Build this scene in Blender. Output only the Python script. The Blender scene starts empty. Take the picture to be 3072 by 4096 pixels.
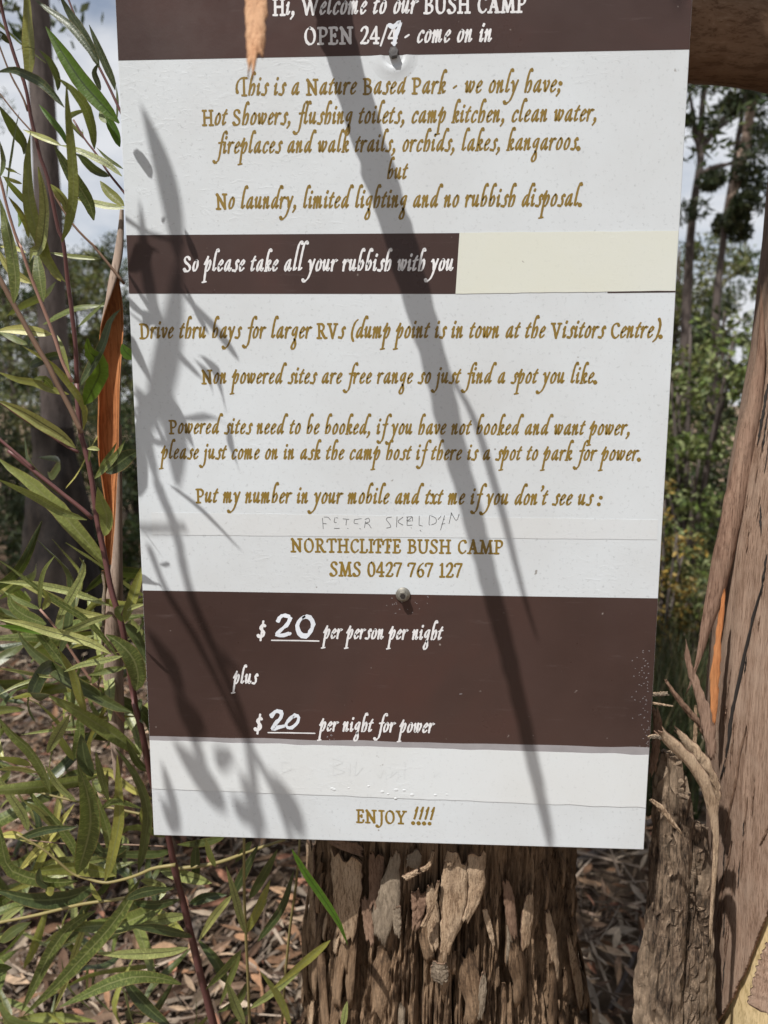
import bpy, math, random
import numpy as np
from mathutils import Vector, Matrix, noise, Quaternion
random.seed(7); np.random.seed(7)
R = math.radians
S = bpy.context.scene
COL = S.collection

# ------------------------------------------------------------------ camera, sky, sun, exposure
ROT = np.array([[0.99886835, 0.04750996, 0.00219574],
                [0.00913103, -0.14625693, -0.9892045],
                [-0.04667592, 0.98810511, -0.14652524]])          # rows: right, down, forward
CAM = np.array([0.02138919, -0.70716616, 1.75 - 0.29921221])
FPX = 3000.0                                                       # focal length in photo pixels
cd = bpy.data.cameras.new('camera'); cam = bpy.data.objects.new('camera', cd); COL.objects.link(cam)
M = Matrix.Identity(4)
for i in range(3):
    M[i][0] = ROT[0][i]; M[i][1] = -ROT[1][i]; M[i][2] = -ROT[2][i]; M[i][3] = CAM[i]
cam.matrix_world = M
cd.sensor_fit = 'VERTICAL'; cd.sensor_height = 36.0; cd.lens = FPX / 4096 * 36.0
cd.clip_start = 0.02; cd.clip_end = 900
cd.dof.use_dof = True; cd.dof.focus_distance = 0.70; cd.dof.aperture_fstop = 7.0
S.camera = cam
SUN = np.array([0.8, 1.0, -2.2]); SUN /= np.linalg.norm(SUN)      # direction the light travels
sl = bpy.data.lights.new('sun', 'SUN'); sl.energy = 5.0; sl.angle = R(0.6); sl.color = (1.0, 0.965, 0.915)
so = bpy.data.objects.new('sun', sl); COL.objects.link(so); so.location = (-4, -5, 9)
so.rotation_euler = Vector(SUN).to_track_quat('-Z', 'Y').to_euler()
W = bpy.data.worlds.new('World'); S.world = W; W.use_nodes = True
nt = W.node_tree; N = nt.nodes; LK = nt.links
bg = N['Background']; bg.inputs['Strength'].default_value = 0.072
sky = N.new('ShaderNodeTexSky'); sky.sky_type = 'NISHITA'; sky.sun_disc = False
sky.sun_elevation = math.asin(-SUN[2]); sky.sun_rotation = math.atan2(-SUN[0], -SUN[1])
sky.air_density = 1.0; sky.dust_density = 1.2
tc = N.new('ShaderNodeTexCoord'); mp = N.new('ShaderNodeMapping'); mp.inputs['Scale'].default_value = (1.3, 1.3, 3.2)
cn = N.new('ShaderNodeTexNoise'); cn.inputs['Scale'].default_value = 2.4; cn.inputs['Detail'].default_value = 7; cn.inputs['Roughness'].default_value = .55
cr = N.new('ShaderNodeValToRGB'); cr.color_ramp.elements[0].position = .24; cr.color_ramp.elements[1].position = .52
cc = N.new('ShaderNodeMixRGB'); cc.inputs[2].default_value = (7.7, 7.9, 8.3, 1)
LK.new(tc.outputs['Generated'], mp.inputs[0]); LK.new(mp.outputs[0], cn.inputs['Vector'])
LK.new(cn.outputs['Fac'], cr.inputs[0]); LK.new(cr.outputs[0], cc.inputs[0]); LK.new(sky.outputs[0], cc.inputs[1])
LK.new(cc.outputs[0], bg.inputs[0])
S.view_settings.view_transform = 'Standard'; S.view_settings.look = 'None'
S.view_settings.gamma = 1; S.view_settings.use_curve_mapping = False
S.view_settings.exposure = 0.45
S.cycles.max_bounces = 8; S.cycles.transparent_max_bounces = 8

# ------------------------------------------------------------------ helpers
def P(px, py, y=0.0):
    """the point of the plane at world depth y that the photo shows at (px, py)"""
    d = ROT.T @ np.array([(px - 1536) / FPX, (py - 2048) / FPX, 1.0])
    return CAM + d * ((y - CAM[1]) / d[1])
def proj(X):
    q = (np.asarray(X) - CAM) @ ROT.T
    return 1536 + FPX * q[..., 0] / q[..., 2], 2048 + FPX * q[..., 1] / q[..., 2], q[..., 2]
def tag(o, label=None, cat=None, group=None, kind=None):
    if label: o['label'] = label
    if cat: o['category'] = cat
    if group: o['group'] = group
    if kind: o['kind'] = kind
    return o
def empty(name, loc, label, cat, group=None):
    o = bpy.data.objects.new(name, None); COL.objects.link(o); o.location = loc; o.empty_display_size = .1
    return tag(o, label, cat, group)
def link(name, me, parent=None):
    o = bpy.data.objects.new(name, me); COL.objects.link(o)
    if parent is not None:
        o.parent = parent; o.matrix_parent_inverse = Matrix.Translation(-parent.location) if parent.parent is None else Matrix.Identity(4)
    return o
def mesh(name, v, f, mats, smooth=True, mi=None, uv=None, col=None):
    me = bpy.data.meshes.new(name)
    me.from_pydata([tuple(map(float, p)) for p in v], [], [tuple(map(int, q)) for q in f])
    for m in (mats if isinstance(mats, (list, tuple)) else [mats]): me.materials.append(m)
    if smooth: me.polygons.foreach_set('use_smooth', [True] * len(me.polygons))
    if mi is not None: me.polygons.foreach_set('material_index', list(map(int, mi)))
    li = np.empty(len(me.loops), dtype=np.int32); me.loops.foreach_get('vertex_index', li)
    if uv is not None:
        l = me.uv_layers.new(name='UVMap'); l.data.foreach_set('uv', np.asarray(uv, dtype=np.float32)[li].ravel())
    if col is not None:
        a = me.color_attributes.new('Col', 'FLOAT_COLOR', 'POINT')
        c = np.ones((len(v), 4), dtype=np.float32); c[:, :3] = col; a.data.foreach_set('color', c.ravel())
    me.update(); return me
def spline(pts, n):
    """smooth open curve through points (Catmull-Rom), n samples"""
    p = np.asarray(pts, float)
    if len(p) == 2: return p[0] + (p[1] - p[0]) * np.linspace(0, 1, n)[:, None]
    q = np.vstack([2 * p[0] - p[1], p, 2 * p[-1] - p[-2]])
    L = np.r_[0, np.cumsum(np.linalg.norm(np.diff(p, axis=0), axis=1) + 1e-9)]
    out = []
    for s in np.linspace(0, L[-1], n):
        i = min(np.searchsorted(L, s, 'right') - 1, len(p) - 2); t = (s - L[i]) / (L[i + 1] - L[i])
        a, b, c, d = q[i], q[i + 1], q[i + 2], q[i + 3]
        out.append(.5 * (2 * b + (c - a) * t + (2 * a - 5 * b + 4 * c - d) * t * t + (3 * b - a - 3 * c + d) * t ** 3))
    return np.array(out)
def unit(v):
    v = np.asarray(v, float); return v / (np.linalg.norm(v, axis=-1, keepdims=True) + 1e-12)
def tube(path, rad, k=8, caps=True, wob=0.0):
    path = np.asarray(path, float); n = len(path); rad = np.broadcast_to(rad, (n,))
    T = unit(np.gradient(path, axis=0)); up = np.array([0.3, 1, .1]); v = []; f = []
    for i in range(n):
        a = unit(np.cross(T[i], up)); b = np.cross(T[i], a)
        for j in range(k):
            t = 2 * math.pi * j / k
            r = rad[i] * (1 + wob * noise.noise((j * 1.7, i * .5, n)))
            v.append(path[i] + r * (a * math.cos(t) + b * math.sin(t)))
    for i in range(n - 1):
        for j in range(k): f.append((i * k + j, i * k + (j + 1) % k, (i + 1) * k + (j + 1) % k, (i + 1) * k + j))
    if caps: f.append(tuple(range(k - 1, -1, -1))); f.append(tuple(range((n - 1) * k, n * k)))
    return v, f
def join(parts):
    v = []; f = []
    for a, b in parts:
        o = len(v); v += list(a); f += [tuple(i + o for i in q) for q in b]
    return v, f
def box(x0, x1, y0, y1, z0, z1):
    v = [(x, y, z) for x in (x0, x1) for y in (y0, y1) for z in (z0, z1)]
    return v, [(0, 1, 3, 2), (4, 6, 7, 5), (0, 4, 5, 1), (2, 3, 7, 6), (0, 2, 6, 4), (1, 5, 7, 3)]

# ------------------------------------------------------------------ materials
class NM:
    def __init__(s, name):
        s.m = bpy.data.materials.new(name); s.m.use_nodes = True; s.t = s.m.node_tree
        s.b = s.t.nodes['Principled BSDF']; s.o = s.t.nodes['Material Output']
    def n(s, kind, **k):
        x = s.t.nodes.new('ShaderNode' + kind)
        for a, b in k.items():
            if a in x.inputs: x.inputs[a].default_value = b
            else: setattr(x, a, b)
        return x
    def l(s, a, b): s.t.links.new(a, b)
    def coords(s, scale=(1, 1, 1)):
        c = s.n('TexCoord'); m = s.n('Mapping'); m.inputs['Scale'].default_value = scale
        s.l(c.outputs['Object'], m.inputs[0]); return m.outputs[0]
    def noise(s, vec, scale, detail=4, rough=.6, dist=0):
        x = s.n('TexNoise'); x.inputs['Scale'].default_value = scale; x.inputs['Detail'].default_value = detail
        x.inputs['Roughness'].default_value = rough; x.inputs['Distortion'].default_value = dist
        s.l(vec, x.inputs['Vector']); return x.outputs['Fac']
    def ramp(s, fac, *st):
        r = s.n('ValToRGB'); e = r.color_ramp.elements
        while len(e) < len(st): e.new(.5)
        for i, (p, c) in enumerate(st): e[i].position = p; e[i].color = (*c, 1) if len(c) == 3 else c
        s.l(fac, r.inputs[0]); return r.outputs[0]
    def mix(s, fac, a, b, mode='MIX'):
        x = s.n('MixRGB'); x.blend_type = mode
        for k, v in ((0, fac), (1, a), (2, b)):
            if hasattr(v, 'is_linked') or hasattr(v, 'links'): s.l(v, x.inputs[k])
            elif k == 0: x.inputs[0].default_value = v
            else: x.inputs[k].default_value = (*v, 1)
        return x.outputs[0]
    def bump(s, h, strength=.3, dist=.01):
        b = s.n('Bump'); b.inputs['Strength'].default_value = strength; b.inputs['Distance'].default_value = dist
        s.l(h, b.inputs['Height']); s.l(b.outputs[0], s.b.inputs['Normal']); return b
    def col(s, c):
        if hasattr(c, 'links'): s.l(c, s.b.inputs['Base Color'])
        else: s.b.inputs['Base Color'].default_value = (*c, 1)
    def rough(s, r, spec=.5):
        s.b.inputs['Roughness'].default_value = r; s.b.inputs['Specular IOR Level'].default_value = spec

def board_mat(name, base, warm, grime=.55, bumpk=.12, yellow=0):
    m = NM(name); c = m.coords(); cs = m.coords((1, 1, 5))
    big = m.noise(c, 6, 5, .6); fine = m.noise(c, 260, 3, .7); scr = m.noise(m.coords((9, 1, 70)), 3, 6, .75, .8)
    k = m.ramp(big, (.38, base), (.72, warm))
    k = m.mix(m.ramp(fine, (.25, (grime,) * 3), (.42, (0, 0, 0))), k, tuple(x * .62 for x in base))
    specks = m.noise(c, 95, 2, .5)
    k = m.mix(m.ramp(specks, (.735, (0, 0, 0)), (.77, (.75, .75, .75))), k, (.16, .14, .12))
    m.col(k); m.rough(.42, .45)
    rr = m.ramp(scr, (.3, (.30,) * 3), (.7, (.55,) * 3)); m.l(rr, m.b.inputs['Roughness'])
    patch = m.ramp(m.noise(c, 4.5, 2, .5), (.50, (0, 0, 0)), (.64, (1, 1, 1)))
    wr = m.ramp(m.noise(m.coords((1, 1, 2.6)), 55, 6, .7, 1.2), (.55, (0, 0, 0)), (.66, (1, 1, 1)))
    h = m.mix(1.0, wr, patch, 'MULTIPLY')
    h2 = m.mix(.22, h, fine); m.bump(h2, bumpk, .0012); return m.m
def vinyl(name, c, rough=.33):
    m = NM(name); co = m.coords(); dk = tuple(x * .72 for x in c); gr = (c[0] * 1.12, c[1] * 1.18, c[2] * 1.2)
    k = m.ramp(m.noise(co, 3.2, 5, .6, .4), (.34, dk), (.52, c), (.68, (c[0] * 1.28, c[1] * 1.05, c[2])))
    k = m.mix(m.ramp(m.noise(m.coords((1, 1, 2.2)), 5, 6, .7), (.45, (0, 0, 0)), (.75, (.7, .7, .7))), k, gr)
    k = m.mix(m.ramp(m.noise(m.coords((1, 1, 9)), 16, 5, .7), (.60, (0, 0, 0)), (.8, (.4, .4, .4))), k, (.13, .10, .095))
    k = m.mix(m.ramp(m.noise(co, 150, 2, .5), (.735, (0, 0, 0)), (.79, (.45, .45, .45))), k, (.4, .36, .33))
    m.col(k); m.l(m.ramp(m.noise(co, 9, 5, .7), (.35, (.24,) * 3), (.7, (.46,) * 3)), m.b.inputs['Roughness']); m.b.inputs['Specular IOR Level'].default_value = .3
    m.bump(m.noise(co, 420, 2, .6), .08, .0006); return m.m
def plain(name, c, rough=.5, spec=.4, metal=0):
    m = NM(name); co = m.coords(); n1 = m.noise(co, 40, 4, .6)
    m.col(m.ramp(n1, (.3, tuple(x * .88 for x in c)), (.7, tuple(min(1, x * 1.1) for x in c)))); m.rough(rough, spec)
    m.b.inputs['Metallic'].default_value = metal; return m.m
def bark_mat(name, cols, scale=1.0, stretch=.12, bumpk=.6, fine=1.0, axis=2, rough=.85):
    """fibrous bark: cols dark, mid, light; streaks run along the given object axis"""
    m = NM(name); st = [1, 1, 1]; st[axis] = stretch
    cv = m.coords(tuple(st)); c = m.coords()
    fib = m.noise(cv, 90 * scale, 6, .7, .4); mid = m.noise(cv, 22 * scale, 5, .65, .5); big = m.noise(c, 9 * scale, 4, .6)
    k = m.ramp(mid, (.30, cols[0]), (.5, cols[1]), (.72, cols[2]))
    k2 = m.ramp(fib, (.25, cols[0]), (.55, cols[1]), (.8, cols[2]))
    k = m.mix(.58, k, k2)
    gr = m.noise(m.coords(tuple((1 if i != axis else stretch * .9) for i in range(3))), 330 * scale, 4, .75, .3)
    k = m.mix(m.ramp(gr, (.40, (.85,) * 3), (.50, (0, 0, 0))), k, tuple(x * .8 for x in cols[0]))
    k = m.mix(m.ramp(gr, (.56, (0, 0, 0)), (.70, (.55,) * 3)), k, cols[2]); k = m.mix(m.ramp(big, (.45, (0, 0, 0)), (.7, (.6, .6, .6))), k, tuple(x * .8 for x in cols[2]))
    m.col(k); m.rough(rough, .2)
    m.bump(m.mix(.45, fib, m.mix(.5, gr, m.noise(c, 300 * scale * fine, 4, .7))), bumpk, .004); return m.m
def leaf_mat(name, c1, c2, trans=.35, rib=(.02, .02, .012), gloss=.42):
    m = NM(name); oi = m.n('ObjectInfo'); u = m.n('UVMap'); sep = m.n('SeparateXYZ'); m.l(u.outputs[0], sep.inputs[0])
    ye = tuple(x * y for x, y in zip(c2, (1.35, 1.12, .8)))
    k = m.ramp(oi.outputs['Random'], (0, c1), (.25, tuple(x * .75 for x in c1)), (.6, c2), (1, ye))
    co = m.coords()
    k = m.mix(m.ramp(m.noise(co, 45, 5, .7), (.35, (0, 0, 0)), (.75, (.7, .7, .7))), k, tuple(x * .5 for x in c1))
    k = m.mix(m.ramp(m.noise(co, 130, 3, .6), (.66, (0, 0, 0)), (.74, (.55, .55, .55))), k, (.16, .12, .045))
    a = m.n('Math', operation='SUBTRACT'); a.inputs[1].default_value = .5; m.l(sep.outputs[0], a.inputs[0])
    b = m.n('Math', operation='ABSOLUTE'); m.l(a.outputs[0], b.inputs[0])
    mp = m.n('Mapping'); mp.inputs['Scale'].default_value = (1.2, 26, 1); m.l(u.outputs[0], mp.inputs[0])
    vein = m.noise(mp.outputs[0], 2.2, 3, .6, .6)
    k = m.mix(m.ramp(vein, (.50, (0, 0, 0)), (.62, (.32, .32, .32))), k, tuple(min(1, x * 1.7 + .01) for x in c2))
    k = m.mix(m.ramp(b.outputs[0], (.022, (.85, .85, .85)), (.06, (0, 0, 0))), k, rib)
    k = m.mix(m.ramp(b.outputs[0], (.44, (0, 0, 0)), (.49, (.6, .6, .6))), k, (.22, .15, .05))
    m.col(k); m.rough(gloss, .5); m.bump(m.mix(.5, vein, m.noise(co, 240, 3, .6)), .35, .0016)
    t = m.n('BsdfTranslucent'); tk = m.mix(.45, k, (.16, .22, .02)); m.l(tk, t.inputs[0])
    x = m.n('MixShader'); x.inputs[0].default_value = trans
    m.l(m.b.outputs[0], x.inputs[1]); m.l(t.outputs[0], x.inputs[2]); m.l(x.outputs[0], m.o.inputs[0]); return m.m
def vcol_mat(name, rough=.7, trans=0.0, var=.3, spec=.3):
    m = NM(name); a = m.n('VertexColor', layer_name='Col')
    nz = m.noise(m.coords(), 45, 4, .65)
    k = m.mix(1.0, a.outputs[0], m.ramp(nz, (.25, (1 - var,) * 3), (.75, (1 + var * .3,) * 3)), 'MULTIPLY')
    m.col(k); m.rough(rough, spec)
    if trans:
        t = m.n('BsdfTranslucent'); m.l(k, t.inputs[0]); x = m.n('MixShader'); x.inputs[0].default_value = trans
        m.l(m.b.outputs[0], x.inputs[1]); m.l(t.outputs[0], x.inputs[2]); m.l(x.outputs[0], m.o.inputs[0])
    return m.m
MAT = dict(
    white=board_mat('sign_white', (.530, .565, .592), (.475, .495, .508), .8, .17),
    strip=board_mat('strip_white', (.56, .59, .608), (.53, .545, .545), .35, .16),
    cream=board_mat('cream_paint', (.55, .567, .52), (.545, .555, .475), .2, .2),
    tape=board_mat('tape_white', (.532, .560, .580), (.50, .512, .515), .4, .15),
    brown=vinyl('brown_vinyl', (.050, .029, .025)), gold=plain('gold_vinyl', (.200, .130, .024), .4),
    lett=plain('white_vinyl', (.62, .62, .63), .4), chalk=plain('white_paint_pen', (.58, .615, .67), .6),
    pen=plain('black_pen', (.02, .02, .02), .6), greypaint=plain('grey_smear', (.26, .25, .26), .5),
    edge=plain('board_edge', (.25, .25, .25), .5), hole=plain('dark_gap', (.02, .016, .014), .9),
    steel=plain('galvanised_steel', (.22, .21, .185), .5, .4, .7), dsteel=plain('dull_steel', (.16, .15, .145), .38, .5, .85),
    rough_bark=bark_mat('rough_bark', ((.022, .012, .007), (.135, .084, .049), (.40, .275, .175)), 1.0, .14, 1.0),
    plate=bark_mat('bark_plate', ((.13, .08, .048), (.33, .232, .15), (.54, .42, .30)), 1.6, .22, .8),
    grey_plate=bark_mat('grey_bark_plate', ((.085, .064, .046), (.20, .158, .115), (.33, .265, .195)), 1.6, .2, .8),
    red_plate=bark_mat('red_bark_plate', ((.10, .058, .038), (.185, .115, .078), (.28, .185, .13)), 1.4, .2, .6),
    gum=bark_mat('smooth_gum_bark', ((.13, .072, .045), (.315, .213, .155), (.46, .34, .26)), 3.6, .045, .7, 1.2),
    gum_edge=bark_mat('loose_gum_bark', ((.10, .055, .037), (.225, .14, .10), (.35, .245, .18)), 2.2, .07, .45),
    cream_bark=bark_mat('fresh_inner_bark', ((.40, .29, .13), (.60, .46, .25), (.72, .58, .36)), .8, .3, .2),
    orange_bark=bark_mat('orange_inner_bark', ((.24, .085, .03), (.40, .155, .058), (.56, .26, .11)), 1.1, .09, .4),
    ribbon_out=bark_mat('ribbon_outer_bark', ((.18, .125, .095), (.29, .215, .17), (.36, .29, .24)), 1.0, .1, .3),
    dry_strip=bark_mat('dry_peach_strip', ((.27, .125, .06), (.42, .235, .13), (.52, .33, .205)), 1.6, .2, .8),
    limb=bark_mat('dark_brown_limb', ((.12, .066, .036), (.21, .13, .082), (.31, .22, .155)), .5, .3, .35, 1, 0),
    trunk=bark_mat('forest_trunk', ((.038, .030, .027), (.085, .068, .062), (.15, .125, .112)), .25, .15, .4),
    pale_trunk=bark_mat('pale_forest_trunk', ((.14, .12, .11), (.26, .23, .21), (.36, .33, .31)), .25, .15, .3),
    stem_red=plain('reddish_stem', (.105, .043, .040), .5), stem_brown=plain('brown_stem', (.17, .105, .07), .6),
    stem_pink=plain('pinkish_stem', (.30, .17, .13), .55), stem_green=plain('olive_stem', (.20, .165, .065), .5),
    leaf=leaf_mat('wattle_leaf', (.095, .125, .030), (.195, .22, .058), .27, (.20, .21, .085)),
    leaf_pale_lit=leaf_mat('pale_lit_wattle_leaf', (.24, .27, .09), (.34, .36, .13), .24, (.05, .045, .025)),  # pale leaf colour; also paints the sunlight on leaves that are lit
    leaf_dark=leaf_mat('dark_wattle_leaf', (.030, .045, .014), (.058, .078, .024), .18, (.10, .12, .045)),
    leaf_bright=leaf_mat('bright_wattle_leaf', (.07, .16, .012), (.09, .19, .02), .60, (.02, .035, .01)),
    card=vcol_mat('foliage', .55, .30, .35), litter=vcol_mat('leaf_litter', .75, .08, .45, .2))
def soil():
    m = NM('forest_soil'); c = m.coords()
    k = m.ramp(m.noise(c, 9, 8, .7), (.3, (.035, .023, .015)), (.55, (.085, .058, .04)), (.75, (.17, .12, .08)))
    far = m.ramp(m.noise(c, .25, 4, .6), (.42, (0, 0, 0)), (.58, (1, 1, 1)))
    k = m.mix(far, k, m.ramp(m.noise(c, 25, 6, .7), (.3, (.20, .14, .095)), (.7, (.38, .29, .21))))
    m.col(k); m.rough(.95, .1); m.bump(m.noise(c, 60, 8, .75), .8, .03); return m.m
MAT['soil'] = soil()

# ------------------------------------------------------------------ ground
def gz(x, y): return .05 * noise.noise((x * .35, y * .35, 3)) + .02 * noise.noise((x * 1.7, y * 1.7, 8)) - .02
xs = np.r_[-120, -70, -40, -25, np.linspace(-16, 16, 70), 25, 40, 70, 120]
ys = np.r_[-25, -12, np.linspace(-6, 16, 60), np.linspace(17, 40, 20), 60, 90, 140, 220, 320]
gv = [(x, y, gz(x, y)) for y in ys for x in xs]; nx = len(xs)
gf = [(j * nx + i, j * nx + i + 1, (j + 1) * nx + i + 1, (j + 1) * nx + i) for j in range(len(ys) - 1) for i in range(nx - 1)]
tag(link('ground', mesh('ground', gv, gf, MAT['soil'])), 'brown bush floor of bare soil and litter', None, None, 'structure')

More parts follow.
